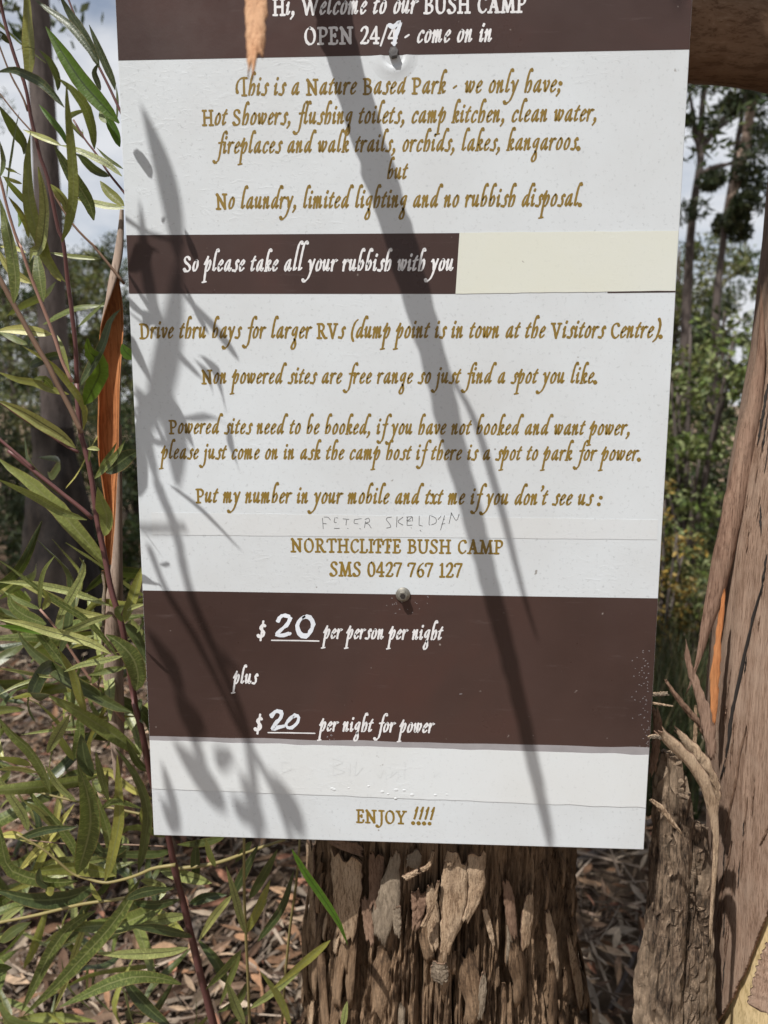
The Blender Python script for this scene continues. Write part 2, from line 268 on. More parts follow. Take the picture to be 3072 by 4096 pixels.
# ------------------------------------------------------------------ lettering: a broad-nib hand drawn stroke by stroke
# x-height 1, baseline 0; strokes split by '|', points 'x,y', a leading number with '*' scales the pen
G = {
'a': (.70, '.50,.88 .34,.86 .16,.50 .13,.18 .20,.07 .34,.28 .47,.66|.52,.95 .47,.45 .48,.08 .55,.10 .66,.28'),
'b': (.62, '1.15*.46,1.64 .40,1.76 .30,1.72|.34,1.75 .25,1.5 .18,1.0 .14,.3 .16,.08 .30,.10 .45,.36 .49,.66 .43,.87 .33,.84 .19,.55'),
'c': (.52, '1.1*.48,.76 .44,.90|.45,.90 .32,.88 .16,.55 .13,.20 .22,.06 .34,.12 .46,.28'),
'd': (.70, '1.15*.86,1.62 .82,1.74 .72,1.74|.76,1.76 .66,1.55 .57,1.1 .49,.45 .49,.08 .55,.10 .66,.28|.50,.88 .34,.86 .16,.50 .13,.18 .20,.07 .34,.28 .47,.66'),
'e': (.52, '.15,.46 .32,.54 .45,.74 .43,.91 .32,.90 .17,.62 .12,.24 .20,.06 .33,.12 .46,.29'),
'f': (.46, '1.15*.74,1.60 .70,1.74 .60,1.74|.64,1.76 .50,1.62 .42,1.2 .34,.5 .27,-.25 .16,-.58 .02,-.66|1.2*.06,-.68 -.08,-.68 -.18,-.56|.14,.86 .36,.88 .56,.93'),
'g': (.62, '.50,.88 .36,.90 .19,.68 .14,.42 .21,.26 .34,.36 .48,.74|.51,.92 .46,.45 .42,.08 .34,-.14|.38,-.06 .24,-.38 .15,-.66 .24,-.84 .38,-.80 .47,-.54 .43,-.22 .35,-.02'),
'h': (.64, '1.15*.46,1.64 .40,1.76 .30,1.72|.34,1.75 .26,1.5 .19,1.0 .14,.06|.16,.40 .30,.78 .42,.92 .51,.78 .49,.40 .40,.10 .31,.05'),
'i': (.36, '.05,.70 .19,.92|.18,.92 .14,.45 .13,.10 .20,.08 .32,.28|1.2*.26,1.34 .22,1.21'),
'j': (.34, '.05,.70 .19,.92|.18,.92 .16,.35 .13,-.25 .04,-.56 -.10,-.66|1.2*-.06,-.67 -.18,-.66 -.26,-.56|1.2*.27,1.34 .23,1.21'),
'k': (.60, '1.15*.46,1.64 .40,1.76 .30,1.72|.34,1.75 .26,1.5 .19,1.0 .14,.06|.17,.46 .32,.84 .45,.88 .47,.70 .36,.54 .20,.48|.28,.52 .40,.16 .47,.08 .58,.24|.8*.03,.05 .24,.05'),
'l': (.40, '1.15*.46,1.64 .40,1.76 .30,1.72|.34,1.75 .26,1.5 .19,1.0 .13,.12 .20,.08 .36,.30'),
'\u0142': (.40, '1.2*.66,2.22 .58,2.36 .46,2.30|.52,2.36 .38,2.1 .28,1.5 .18,.6 .13,.12 .20,.08 .36,.30'),
'm': (.86, '.02,.70 .16,.92|.15,.92 .13,.5 .10,.06|.12,.34 .26,.74 .37,.94|.37,.94 .36,.5 .34,.06|.36,.34 .50,.74 .61,.94|.61,.94 .58,.4 .58,.09 .64,.09 .76,.28'),
'n': (.62, '.02,.70 .16,.92|.15,.92 .13,.5 .10,.06|.12,.34 .28,.74 .41,.94|.41,.94 .38,.45 .37,.09 .43,.09 .56,.28'),
'o': (.58, '.36,.92 .22,.76 .13,.42 .15,.14 .26,.06 .40,.22 .48,.54 .45,.84 .36,.92'),
'p': (.62, '0,.58 .13,.86 .28,1.20|.27,1.20 .19,.7 .13,.0 .09,-.80|.17,.32 .32,.78 .45,.90 .51,.74 .45,.36 .32,.08 .18,.10|.8*-.08,-.86 .08,-.84 .26,-.80'),
'r': (.50, '.02,.70 .16,.92|.15,.92 .13,.5 .11,.06|.14,.46 .28,.82 .37,.94 .43,.84 .54,.90'),
's': (.50, '1.1*.50,.80 .44,.92|.46,.92 .34,.84 .32,.66 .39,.42 .36,.16 .24,.06|1.1*.28,.06 .06,.10'),
't': (.42, '.36,1.22 .24,.95 .15,.5 .12,.16 .20,.07 .35,.26|.05,.80 .24,.88 .42,.92'),
'u': (.66, '.02,.70 .16,.92|.16,.92 .12,.45 .14,.10 .24,.16 .38,.5 .47,.92|.47,.93 .43,.45 .43,.08 .50,.10 .62,.28'),
'v': (.52, '.02,.72 .16,.92|.15,.90 .19,.45 .23,.07 .36,.32 .47,.68 .43,.90 .34,.84'),
'w': (.80, '.02,.72 .16,.92|.15,.90 .15,.45 .18,.07 .30,.35 .42,.90|.42,.92 .40,.45 .44,.07 .60,.34 .70,.70 .66,.90 .56,.84'),
'x': (.56, '.04,.75 .15,.92 .24,.6 .34,.16 .44,.07 .55,.26|.52,.88 .40,.80 .18,.14 .04,.14'),
'y': (.56, '.0,.76 .13,.92|.12,.90 .21,.6 .25,.12|.52,.96 .42,.62 .27,.0 .13,-.46 -.04,-.70 -.2,-.76|1.25*-.16,-.77 -.28,-.76 -.34,-.64'),
'H': (.98, '.20,1.14 .20,.06|.76,1.14 .76,.06|.22,.62 .74,.62|.06,1.16 .36,1.16|.62,1.16 .92,1.16|.04,.04 .36,.04|.60,.04 .94,.04'),
'W': (1.32, '.10,1.16 .24,.7 .36,.04|.36,.04 .52,.6 .66,1.10|.62,1.12 .76,.6 .86,.04|.86,.04 1.0,.5 1.22,1.16|.0,1.18 .28,1.18|1.06,1.18 1.34,1.18'),
'B': (.80, '.20,1.14 .20,.06|.06,1.16 .42,1.16 .58,1.02 .56,.80 .40,.66 .22,.64|.38,.65 .60,.54 .66,.32 .56,.10 .36,.03 .05,.04'),
'U': (.92, '.16,1.14 .16,.40 .26,.10 .46,.02 .64,.12 .72,.40 .74,1.14|.02,1.16 .32,1.16|.60,1.16 .88,1.16'),
'S': (.72, '1.1*.58,.98 .54,1.12|.56,1.10 .38,1.20 .20,1.10 .16,.88 .28,.70 .48,.54 .58,.32 .50,.10 .30,.02 .12,.10|1.3*.16,.06 .08,.20'),
'C': (.76, '1.1*.68,.98 .62,1.12|.64,1.12 .46,1.16 .24,1.0 .14,.62 .20,.22 .40,.03 .58,.10 .70,.26'),
'A': (.92, '.18,.06 .34,.6 .50,1.22|1.2*.48,1.20 .60,.6 .74,.06|.26,.42 .62,.42|.04,.04 .32,.04|.58,.04 .90,.04'),
'M': (1.16, '.20,.06 .24,.6 .28,1.14|1.1*.27,1.12 .42,.6 .56,.06|.56,.08 .72,.6 .86,1.12|1.05*.86,1.14 .92,.6 .96,.06|.10,1.16 .30,1.16|.84,1.16 1.04,1.16|.04,.04 .34,.04|.80,.04 1.12,.04'),
'P': (.74, '.20,1.14 .20,.06|.04,1.16 .44,1.16 .62,1.02 .62,.76 .48,.58 .30,.56|.03,.04 .40,.04'),
'O': (.94, '.46,1.18 .24,1.06 .13,.66 .20,.22 .44,.01 .68,.14 .79,.56 .70,1.02 .46,1.18'),
'E': (.72, '.20,1.14 .20,.06|.05,1.16 .54,1.16 .58,.98|.22,.62 .46,.62|.46,.72 .46,.52|.04,.04 .54,.04 .62,.26'),
'N': (1.0, '.20,1.12 .22,.06|1.15*.12,1.16 .40,.74 .78,.06|.78,.04 .76,1.14|.04,.04 .40,.04|.60,1.16 .94,1.16'),
'T': (.84, '.42,1.14 .42,.06|.06,.94 .12,1.14 .42,1.16 .72,1.16 .78,.96|.26,.04 .60,.04'),
'\u0166': (.86, '1.3*.06,.24 .03,.40|.03,.34 .0,.62 .08,.98 .26,1.24 .52,1.36 .86,1.34|.60,1.30 .60,.06|.42,.04 .80,.04'),
'D': (.90, '.20,1.14 .20,.06|.04,1.16 .40,1.16 .66,1.02 .76,.66 .68,.24 .46,.04 .03,.04'),
'V': (.90, '.16,1.12 .30,.6 .42,.02|.42,.06 .58,.6 .72,1.12|.02,1.16 .32,1.16|.56,1.16 .86,1.16'),
'R': (.88, '.20,1.14 .20,.06|.04,1.16 .42,1.16 .58,1.02 .58,.80 .44,.64 .22,.62|1.1*.40,.60 .56,.26 .70,.06 .86,.06|.03,.04 .38,.04'),
'F': (.70, '.34,1.12 .32,.06|1.1*-.04,.74 -.02,.92|-.02,.86 .06,1.08 .26,1.18 .58,1.17|.58,1.20 .60,1.04|.34,.60 .48,.60|.8*.49,.70 .49,.50|.14,.04 .52,.04'),
'L': (.70, '.20,1.14 .20,.06|.05,1.16 .36,1.16|.04,.04 .54,.04 .62,.28'),
'I': (.42, '.20,1.14 .20,.06|.05,1.16 .36,1.16|.04,.04 .36,.04'),
'J': (.56, '.36,1.14 .36,.10 .28,-.22 .14,-.36 .0,-.32|1.3*.02,-.30 -.06,-.22|.14,1.16 .56,1.16'),
'Y': (.86, '.16,1.12 .42,.56|.72,1.12 .42,.56|.42,.58 .42,.06|.02,1.16 .30,1.16|.58,1.16 .86,1.16|.22,.04 .62,.04'),
'0': (.74, '.38,1.20 .20,1.06 .12,.62 .18,.18 .36,.02 .56,.16 .63,.60 .56,1.04 .38,1.20'),
'1': (.50, '.08,1.0 .26,1.16|.26,1.16 .26,.06|.08,.04 .46,.04'),
'2': (.70, '1.1*.10,.92 .20,1.10 .36,1.20 .52,1.10 .54,.86 .40,.50 .10,.06|.08,.06 .54,.06 .62,.24'),
'4': (.72, '.46,1.20 .24,.80 .04,.42|.04,.38 .66,.38|.46,1.20 .46,.06|.28,.04 .62,.04'),
'6': (.70, '.58,1.18 .34,1.0 .16,.66 .12,.34 .22,.08 .38,.02 .54,.14 .58,.40 .48,.62 .32,.64 .16,.46'),
'7': (.68, '.04,.94 .10,1.14 .62,1.14|.62,1.14 .40,.6 .24,.04'),
'/': (.52, '.9*.52,1.30 .02,-.16'), '-': (.50, '1.2*.10,.42 .34,.60'),
'.': (.30, '1.6*.08,.16 .15,.08'), ',': (.34, '1.3*.18,.24 .16,.10|.21,.20 .20,.0 .04,-.26'),
';': (.36, '1.5*.20,.72 .26,.64|1.3*.18,.24 .16,.10|.21,.20 .20,.0 .04,-.26'),
':': (.34, '1.5*.16,.72 .23,.64|1.5*.08,.16 .15,.08'),
"'": (.26, '1.2*.22,1.62 .22,1.50|.25,1.58 .24,1.40 .12,1.20'),
'!': (.42, '.20,1.24 .36,1.62|1.1*.34,1.58 .28,1.0 .21,.52|1.6*.12,.16 .19,.08'),
'(': (.42, '.56,1.52 .34,1.28 .18,.72 .18,.18 .34,-.20'), ')': (.44, '1.1*.24,1.52 .40,1.16 .40,.62 .26,.0 .02,-.28'),
'$': (.62, '.50,.86 .36,.98 .20,.88 .18,.70 .34,.52 .48,.32 .42,.08 .26,.0 .08,.08|1.2*.10,.06 .04,.16|.8*.34,1.24 .26,-.24'),
' ': (.40, '')}
CAPS = set('HWBUSCAMPOENTDVRFLIJY\u01660123456789/')
def parse(s):
    out = []
    for st in s.split('|'):
        if not st: continue
        w = 1.0
        h, q, t = st.partition('*')
        if q: w = float(h); st = t
        out.append((w, [tuple(map(float, p.split(','))) for p in st.split()]))
    return out
GP = {k: (a, parse(s)) for k, (a, s) in G.items()}
def ink(text):
    """strokes of a whole line in letter units: list of (pen, points); upright capitals, slanted small letters"""
    x = 0; out = []
    for c in text:
        adv, st = GP[c]; sh = 0.0 if c in CAPS else .12
        for w, p in st: out.append((w, [(x + a + sh * (b - .5), b) for a, b in p]))
        x += adv + .045
    return out
def ribbon(pts, w, thick, thin, nib, y, V, F, sz):
    n = max(4, min(16, 3 * len(pts))) if len(pts) > 2 else 4
    c = spline(pts, n)
    d = np.gradient(c, axis=0); L = np.linalg.norm(d, axis=1)[:, None] + 1e-9; d = d / L; nn = np.stack([-d[:, 1], d[:, 0]], 1)
    hw = .5 * w * (thin + (thick - thin) * np.abs(np.sin(np.arctan2(d[:, 1], d[:, 0]) - nib)))
    hw *= 1 + .09 * np.sin(np.arange(n) * 2.1 + random.random() * 6)
    o = len(V)
    def add(q): V.append((q[0], y, q[1])); return len(V) - 1
    row = [(add(c[i] + nn[i] * hw[i]), add(c[i] - nn[i] * hw[i])) for i in range(n)]
    for i in range(n - 1): F.append((row[i][0], row[i + 1][0], row[i + 1][1], row[i][1]))
    for i, s in ((0, -1), (n - 1, 1)):                                   # soft round ends
        arc = [add(c[i] + nn[i] * hw[i] * math.cos(t) + d[i] * s * hw[i] * .8 * math.sin(t)) for t in (.6, 1.2, math.pi - 1.2, math.pi - .6)]
        F.append((row[i][0], *arc, row[i][1]))
    return
FY = -0.00010                                                           # lettering lies 1.1 mm proud of the board
def text_line(text, a, b, xh, mat, parent, label, thick=.218, thin=.100, y=FY):
    """text fitted between photo points a (left end of the baseline) and b (right end); xh = x-height in photo pixels"""
    A = P(*a); B = P(*b); st = ink(text)
    allx = [q[0] for _, p in st for q in p]; x0 = min(allx) - .08; x1 = max(allx) + .08
    sx = (B[0] - A[0]) / (x1 - x0); mid = ((a[0] + b[0]) / 2, (a[1] + b[1]) / 2)
    sz = P(*mid)[2] - P(mid[0], mid[1] + xh)[2]
    V = []; F = []
    for i, (w, p) in enumerate(st):
        nib = R(38)
        ribbon([(q[0] * sx, q[1] * sz) for q in p], w, thick * sz, thin * sz, nib, 0, V, F, sz) if False else None
        v = []; f = []
        ribbon([(q[0] * sx / sz, q[1]) for q in p], w, thick, thin, nib, 0, v, f, 1)
        o = len(V); yy = y - .000006 * (i % 9)
        for q in v:
            X = q[0] * sz - x0 * sx + A[0]; t = (X - A[0]) / (B[0] - A[0])
            V.append((X, yy, A[2] + (B[2] - A[2]) * t + q[2] * sz))
        F += [tuple(k + o for k in q) for q in f]
    o = link('lettering', mesh('lettering', V, F, mat, False), parent); tag(o, label)
    return o
def pen_marks(name, strokes, width, mat, parent, label=None, y=FY, rough=.25, passes=1):
    V = []; F = []; k = 0
    for st in strokes:
        for ps in range(passes):
            pts = [P(px + random.uniform(-1, 1) * width * rough * ps, py + random.uniform(-1, 1) * width * rough * ps) for px, py in st]
            w = P(1500, 1500)[2] - P(1500, 1500 + width)[2]
            v = []; f = []; ribbon([(q[0], q[2]) for q in pts], 1, w, w * .85, .6, 0, v, f, 1)
            o = len(V); V += [(q[0], y - .000006 * (k % 9), q[2]) for q in v]; F += [tuple(i + o for i in q) for q in f]; k += 1
    o = link(name, mesh(name, V, F, mat, False), parent)
    if label: tag(o, label)
    return o

# ------------------------------------------------------------------ the sign
SG = empty('information_sign', (0, 0, 1.0), 'tall white and brown camp information sign screwed to a tree trunk', 'sign')
ZB = 1.75 - .7447; ZT = 1.98
v, f = box(-.25, .25, 0, .003, ZB, ZT)
ob = link('board', mesh('board', v, f, [MAT['white']], False), SG)
bv = ob.modifiers.new('bevel', 'BEVEL'); bv.width = .0007; bv.segments = 2
def sheet(name, px, mat, y0, label=None, th=.0004, x=(None, None), n=1, jag=0):
    """thin film on the board; px: (top-left, top-right, bottom-left, bottom-right) photo points; x clamps the ends"""
    q = [P(*p) for p in px]
    if x[0] is not None: q[0][0] = q[2][0] = x[0]
    if x[1] is not None: q[1][0] = q[3][0] = x[1]
    V = []; 
    for i in range(n + 1):
        t = i / n; a = q[0] + (q[1] - q[0]) * t; b = q[2] + (q[3] - q[2]) * t
        ja = jag * noise.noise((i * .35, 1, len(name))) if 0 < i < n else 0; jb = jag * noise.noise((i * .4, 9, len(name))) if 0 < i < n else 0
        V += [(a[0], y0, a[2] + ja), (b[0], y0, b[2] + jb), (a[0], y0 + th, a[2] + ja), (b[0], y0 + th, b[2] + jb)]
    Fc = []
    for i in range(n):
        k = i * 4; Fc += [(k, k + 1, k + 5, k + 4), (k, k + 4, k + 6, k + 2), (k + 1, k + 3, k + 7, k + 5)]
    Fc += [(0, 2, 3, 1), (n * 4, n * 4 + 1, n * 4 + 3, n * 4 + 2)]
    o = link(name, mesh(name, V, Fc, mat, False), SG); 
    if label: tag(o, label)
    return o
X0, X1 = -.2496, .2496
t0 = P(465.7, 237.4); t1 = P(2757.3, 202.4)
v, f = box(X0, X1, -.00014, -.00002, (t0[2] + t1[2]) / 2, ZT - .0006)
link('brown_band', mesh('brown_band', v, f, MAT['brown'], False), SG)
sheet('brown_band', ((503.2, 940.7), (1838, 932.4), (515.9, 1174.5), (1823, 1175.6)), MAT['brown'], -.00014, th=.00012, x=(X0, None))
sheet('brown_band', ((577.7, 2361.8), (2633, 2393.3), (602, 2970), (2600, 3012)), MAT['brown'], -.00014, th=.00012, x=(X0, X1))
sheet('cream_patch', ((1838, 931), (2716, 923.5), (1822, 1175), (2701.6, 1163)), MAT['cream'], -.0003, 'cream painted-over patch beside the brown band', .00025, (None, X1 - .0004), 26, .0006)
sheet('dark_gap', ((2430, 1165), (2701, 1164), (2430, 1172), (2701, 1169)), MAT['brown'], -.0002, th=.0001, x=(None, X1))
sheet('grey_smear', ((600, 2944), (2605, 2990), (602, 2966), (2600, 3022)), MAT['greypaint'], -.00022, 'grey paint smear along the lower brown band', .0002, (X0, X1), 30, .0022)
sheet('white_strip', ((601, 2961), (2600, 3019), (604, 3153), (2581, 3231)), MAT['strip'], -.0004, 'white strip stuck over old writing below the prices', .00035, (X0, X1 - .0003), 60, .0013)
sheet('name_tape', ((640, 2049), (2560, 2078), (640, 2139), (2560, 2158)), MAT['tape'], -.00022, 'yellowed strip of tape with faded pen marks', .0002, (X0 + .012, X1 - .004), 40, .0004)
# raised ghost writing and blisters on the strip
rr = random.Random(3); parts = []
for k in range(12):
    px = rr.gauss(1540, 130); py = 3158 + (px - 1390) * .045 + rr.gauss(0, 8)
    c = P(px, py); r = rr.uniform(.0006, .0017)
    vv = []; ff = []
    for i in range(4):
        for j in range(8):
            t = i / 3 * math.pi / 2; a = j * math.pi / 4
            vv.append((c[0] + r * math.cos(t) * math.cos(a) * 1.5, -.00037 - .0003 * math.sin(t), c[2] + r * math.cos(t) * math.sin(a)))
    for i in range(3):
        for j in range(8): ff.append((i * 8 + j, i * 8 + (j + 1) % 8, (i + 1) * 8 + (j + 1) % 8, (i + 1) * 8 + j))
    parts.append((vv, ff))
v, f = join(parts); tag(link('blister', mesh('blister', v, f, MAT['strip']), SG), None, None, None, 'stuff')
pen_marks('ghost_writing', [[(1125, 3048), (1160, 3052), (1162, 3078), (1130, 3088)], [(1125, 3050), (1128, 3090)], [(1330, 3030), (1332, 3100)], [(1330, 3032), (1372, 3048), (1335, 3066), (1378, 3086), (1332, 3100)],
    [(1400, 3052), (1398, 3100)], [(1425, 3040), (1420, 3100), (1450, 3070)], [(1500, 3080), (1520, 3110), (1535, 3075), (1545, 3115)], [(1570, 3085), (1560, 3108), (1590, 3085), (1592, 3112)], [(1620, 3050), (1616, 3112)],
    [(1740, 3080), (1735, 3108), (1760, 3085)]], 5, MAT['strip'], SG, y=-.00052)
g, wl = MAT['gold'], MAT['lett']
LINES = [
 ("Hi, Welcome to our BUSH CAMP", (1089, 63), (2102, 50), 56, wl), ("OPEN", (1218, 179), (1415, 176), 56, wl), ("24/4", (1440, 176), (1592, 174), 56, wl), ("-", (1615, 174), (1641, 173), 56, wl), ("come on in", (1668, 173), (1969, 169), 54, wl),
 ("\u0166his is a Nature Based Park - we only have;", (943, 384), (2246, 370), 53, g),
 ("Hot Showers, flushing toilets, camp kitchen, clean water,", (807, 503), (2385, 486), 52, g),
 ("fireplaces and walk trails, orchids, lakes, kangaroos.", (850, 616), (2318, 600), 51, g),
 ("but", (1549, 719), (1634, 718), 50, g), ("No laundry, limited lighting and no rubbish disposal.", (862, 838), (2327, 826), 52, g),
 ("So please take a\u0142\u0142 your rubbish with you", (734, 1087), (1815, 1085), 50, wl),
 ("Drive thru bays for larger RVs (dump point is in town at the Visitors Centre).", (557, 1355), (2647, 1353), 50, g),
 ("Non powered sites are free range so just find a spot you like.", (805, 1536), (2385, 1535), 47, g),
 ("Powered sites need to be booked, if you have not booked and want power,", (675, 1736), (2518, 1742), 46, g),
 ("please just come on in ask the camp host if there is a spot to park for power.", (633, 1837), (2560, 1844), 45, g),
 ("Put my number in your mobile and txt me if you don't see us :", (782, 2012), (2407, 2023), 47, g),
 ("NORTHCLIFFE BUSH CAMP", (1161, 2208), (2010, 2216), 45, g), ("SMS 0427 767 127", (1319, 2304), (1850, 2310), 47, g),
 ("$", (1029, 2549), (1065, 2549), 52, wl), ("per person per night", (1282, 2555), (1774, 2561), 43, wl), ("plus", (922, 2736), (1034, 2736), 42, wl),
 ("$", (1017, 2922), (1052, 2922), 52, wl), ("per night for power", (1266, 2925), (1741, 2933), 42, wl), ("ENJOY !!!!", (1423, 3290), (1740, 3300), 43, g)]
for s, a, b, xh, m in LINES:
    text_line(s, a, b, xh, m, SG, ('gold' if m is g else 'white') + ' lettering', y=-.00010 if m is g else -.00022)
pen_marks('underline', [[(1086, 2561), (1180, 2562), (1276, 2564)], [(1072, 2930), (1160, 2931), (1260, 2933)]], 6, wl, SG, y=-.00022)
pen_marks('painted_number', [[(1110, 2484), (1120, 2466), (1142, 2459), (1158, 2470), (1148, 2496), (1126, 2520), (1107, 2541), (1132, 2540), (1160, 2536)]], 13, MAT['chalk'], SG, 'hand painted white price', y=-.00024, rough=.3, passes=3)
pen_marks('painted_number', [[(1215, 2470), (1197, 2484), (1191, 2510), (1200, 2534), (1222, 2542), (1243, 2530), (1251, 2505), (1244, 2480), (1226, 2468), (1208, 2474)]], 13, MAT['chalk'], SG, 'hand painted white price', y=-.00024, rough=.3, passes=3)
pen_marks('painted_number', [[(1086, 2866), (1094, 2850), (1112, 2845), (1126, 2856), (1120, 2876), (1102, 2896), (1088, 2913), (1110, 2912), (1132, 2905)]], 15, MAT['chalk'], SG, 'hand painted white price', y=-.00024, rough=.3, passes=3)
pen_marks('painted_number', [[(1176, 2860), (1156, 2874), (1145, 2898), (1152, 2912), (1172, 2906), (1190, 2888), (1196, 2868), (1184, 2858), (1170, 2864)]], 11, MAT['chalk'], SG, 'hand painted white price', y=-.00024, rough=.3, passes=3)
pen_marks('painted_number', [[(1560, 100), (1574, 104), (1598, 90), (1596, 108), (1586, 130), (1580, 158), (1576, 176)]], 13, MAT['chalk'], SG, 'white painted seven over the printed digit', y=-.00032, rough=.35, passes=3)
def brk(px, py): return px, py
NAMEPEN = [[(1290, 2072), (1293, 2115)], [(1296, 2068), (1312, 2069), (1322, 2080)], [(1292, 2093), (1306, 2095)], [(1340, 2070), (1337, 2088), (1346, 2090)], [(1344, 2070), (1352, 2072)], [(1337, 2113), (1358, 2113)], [(1372, 2075), (1396, 2077)], [(1386, 2080), (1384, 2100)], [(1390, 2113), (1393, 2114)],
 [(1418, 2077), (1417, 2092), (1432, 2095)], [(1420, 2078), (1446, 2074)], [(1438, 2113), (1443, 2116)], [(1462, 2085), (1458, 2111)], [(1460, 2078), (1474, 2072), (1478, 2086), (1462, 2092), (1474, 2096), (1485, 2112)], [(1545, 2078), (1550, 2070), (1566, 2068)], [(1546, 2080), (1560, 2098), (1562, 2108), (1546, 2112)],
 [(1588, 2066), (1586, 2108)], [(1612, 2068), (1592, 2086), (1612, 2100)], [(1630, 2070), (1628, 2084), (1648, 2068)], [(1644, 2110), (1646, 2112)], [(1677, 2064), (1676, 2100)], [(1680, 2120), (1684, 2125)], [(1718, 2062), (1716, 2098), (1720, 2100)], [(1752, 2078), (1764, 2064)], [(1778, 2062), (1762, 2120)], [(1775, 2078), (1778, 2076)],
 [(1650, 2068), (1650, 2084)], [(1626, 2068), (1648, 2066)], [(1629, 2070), (1628, 2101)], [(1630, 2084), (1644, 2083)], [(1630, 2101), (1649, 2100)], [(1676, 2100), (1690, 2104)], [(1722, 2062), (1742, 2072), (1744, 2090), (1726, 2099)], [(1766, 2096), (1780, 2094)], [(1806, 2050), (1796, 2094)], [(1806, 2052), (1822, 2080), (1828, 2078)], [(1836, 2056), (1830, 2078)]]
pen_marks('faded_name', NAMEPEN, 1.9, MAT['pen'], SG, 'faded broken handwriting in black pen', y=-.00034)
pen_marks('scratch', [[(1838, 2776), (1848, 2775)]], 3, MAT['greypaint'], SG, y=-.00022)
rq = random.Random(12); sc_ = [[(x, y), (x + rq.uniform(1, 5), y - rq.uniform(-4, 5))] for x, y in [(2595 - abs(rq.gauss(0, 28)), rq.uniform(2600, 2990)) for _ in range(60)] + [(rq.uniform(1270, 1340), rq.uniform(2880, 2990)) for _ in range(22)] + [(rq.uniform(1540, 1720), rq.uniform(2385, 2460)) for _ in range(18)]]
pen_marks('scuff', sc_, 2.2, MAT['greypaint'], SG, 'pale scuffs and specks on the lower brown band', y=-.00018)
def lathe(prof, c, k=20):
    v = []; f = []
    for r, y in prof:
        for j in range(k): a = 2 * math.pi * j / k; v.append((c[0] + r * math.cos(a), y, c[2] + r * math.sin(a)))
    n = len(prof)
    for i in range(n - 1):
        for j in range(k): f.append((i * k + j, (i + 1) * k + j, (i + 1) * k + (j + 1) % k, i * k + (j + 1) % k))
    f.append(tuple(range((n - 1) * k, n * k))); return v, f
def hexa(c, r, y0, y1, dark_socket, rot=.15):
    v = []; f = []
    rings = [(r, y0), (r, y1 + .0007), (r * .93, y1), (r * .66, y1)] + ([(r * .62, y1 + .0032), (r * .3, y1 + .0034)] if dark_socket else [(r * .3, y1 - .0001)])
    for rad, y in rings:
        for j in range(6): a = math.pi / 3 * j + rot; v.append((c[0] + rad * math.cos(a), y, c[2] + rad * math.sin(a)))
    for i in range(len(rings) - 1):
        for j in range(6): f.append((i * 6 + j, (i + 1) * 6 + j, (i + 1) * 6 + (j + 1) % 6, i * 6 + (j + 1) % 6))
    f.append(tuple(range((len(rings) - 1) * 6, len(rings) * 6))); return v, f
for (px, py), mt, sock, dy in (((1612, 2377), MAT['steel'], True, 0), ((1575, 216), MAT['dsteel'], False, .002)):
    c = P(px, py)
    b = link('bolt', None, SG); b.location = (0, 0, 0); b.empty_display_size = .01
    tag(b, 'bright hex screw on the lower brown band' if sock else 'sunken dark hex screw on the upper band edge')
    v, f = lathe([(.0070, -.0003 + dy), (.0071, -.0013 + dy), (.0067, -.0018 + dy), (.0038, -.0020 + dy)], c)
    o = link('washer', mesh('washer', v, f, mt), None); o.parent = b; o.matrix_parent_inverse = Matrix.Identity(4)
    v, f = hexa(c, .0044, -.0018 + dy, -.0078 + dy, sock)
    if sock: v2, f2 = lathe([(.0026, -.0083), (.0024, -.0084)], c, 6); o3 = link('dark_socket', mesh('dark_socket', v2, f2, MAT['hole'], False), None); o3.parent = b  # dark disk over the recess paints the shade inside it
    o2 = link('bolt_head', mesh('bolt_head', v, f, mt, False), None); o2.parent = b
    # the empty keeps the sign's inverse, so its children stay in world coordinates
# the dimple pressed into the board round the sunken screw
c = P(1575, 222); prof = [(.0215, -.00003), (.0185, -.0003), (.0150, -.0009), (.0115, -.0015), (.0095, -.0011), (.0080, -.0002)]
v, f = lathe(prof, c, 36); f = f[:-1]
f = [q for q in f if max(v[i][2] for i in q) < P(1575, 214)[2]]
link('dented_rim', mesh('dented_rim', v, f, MAT['white']), SG)

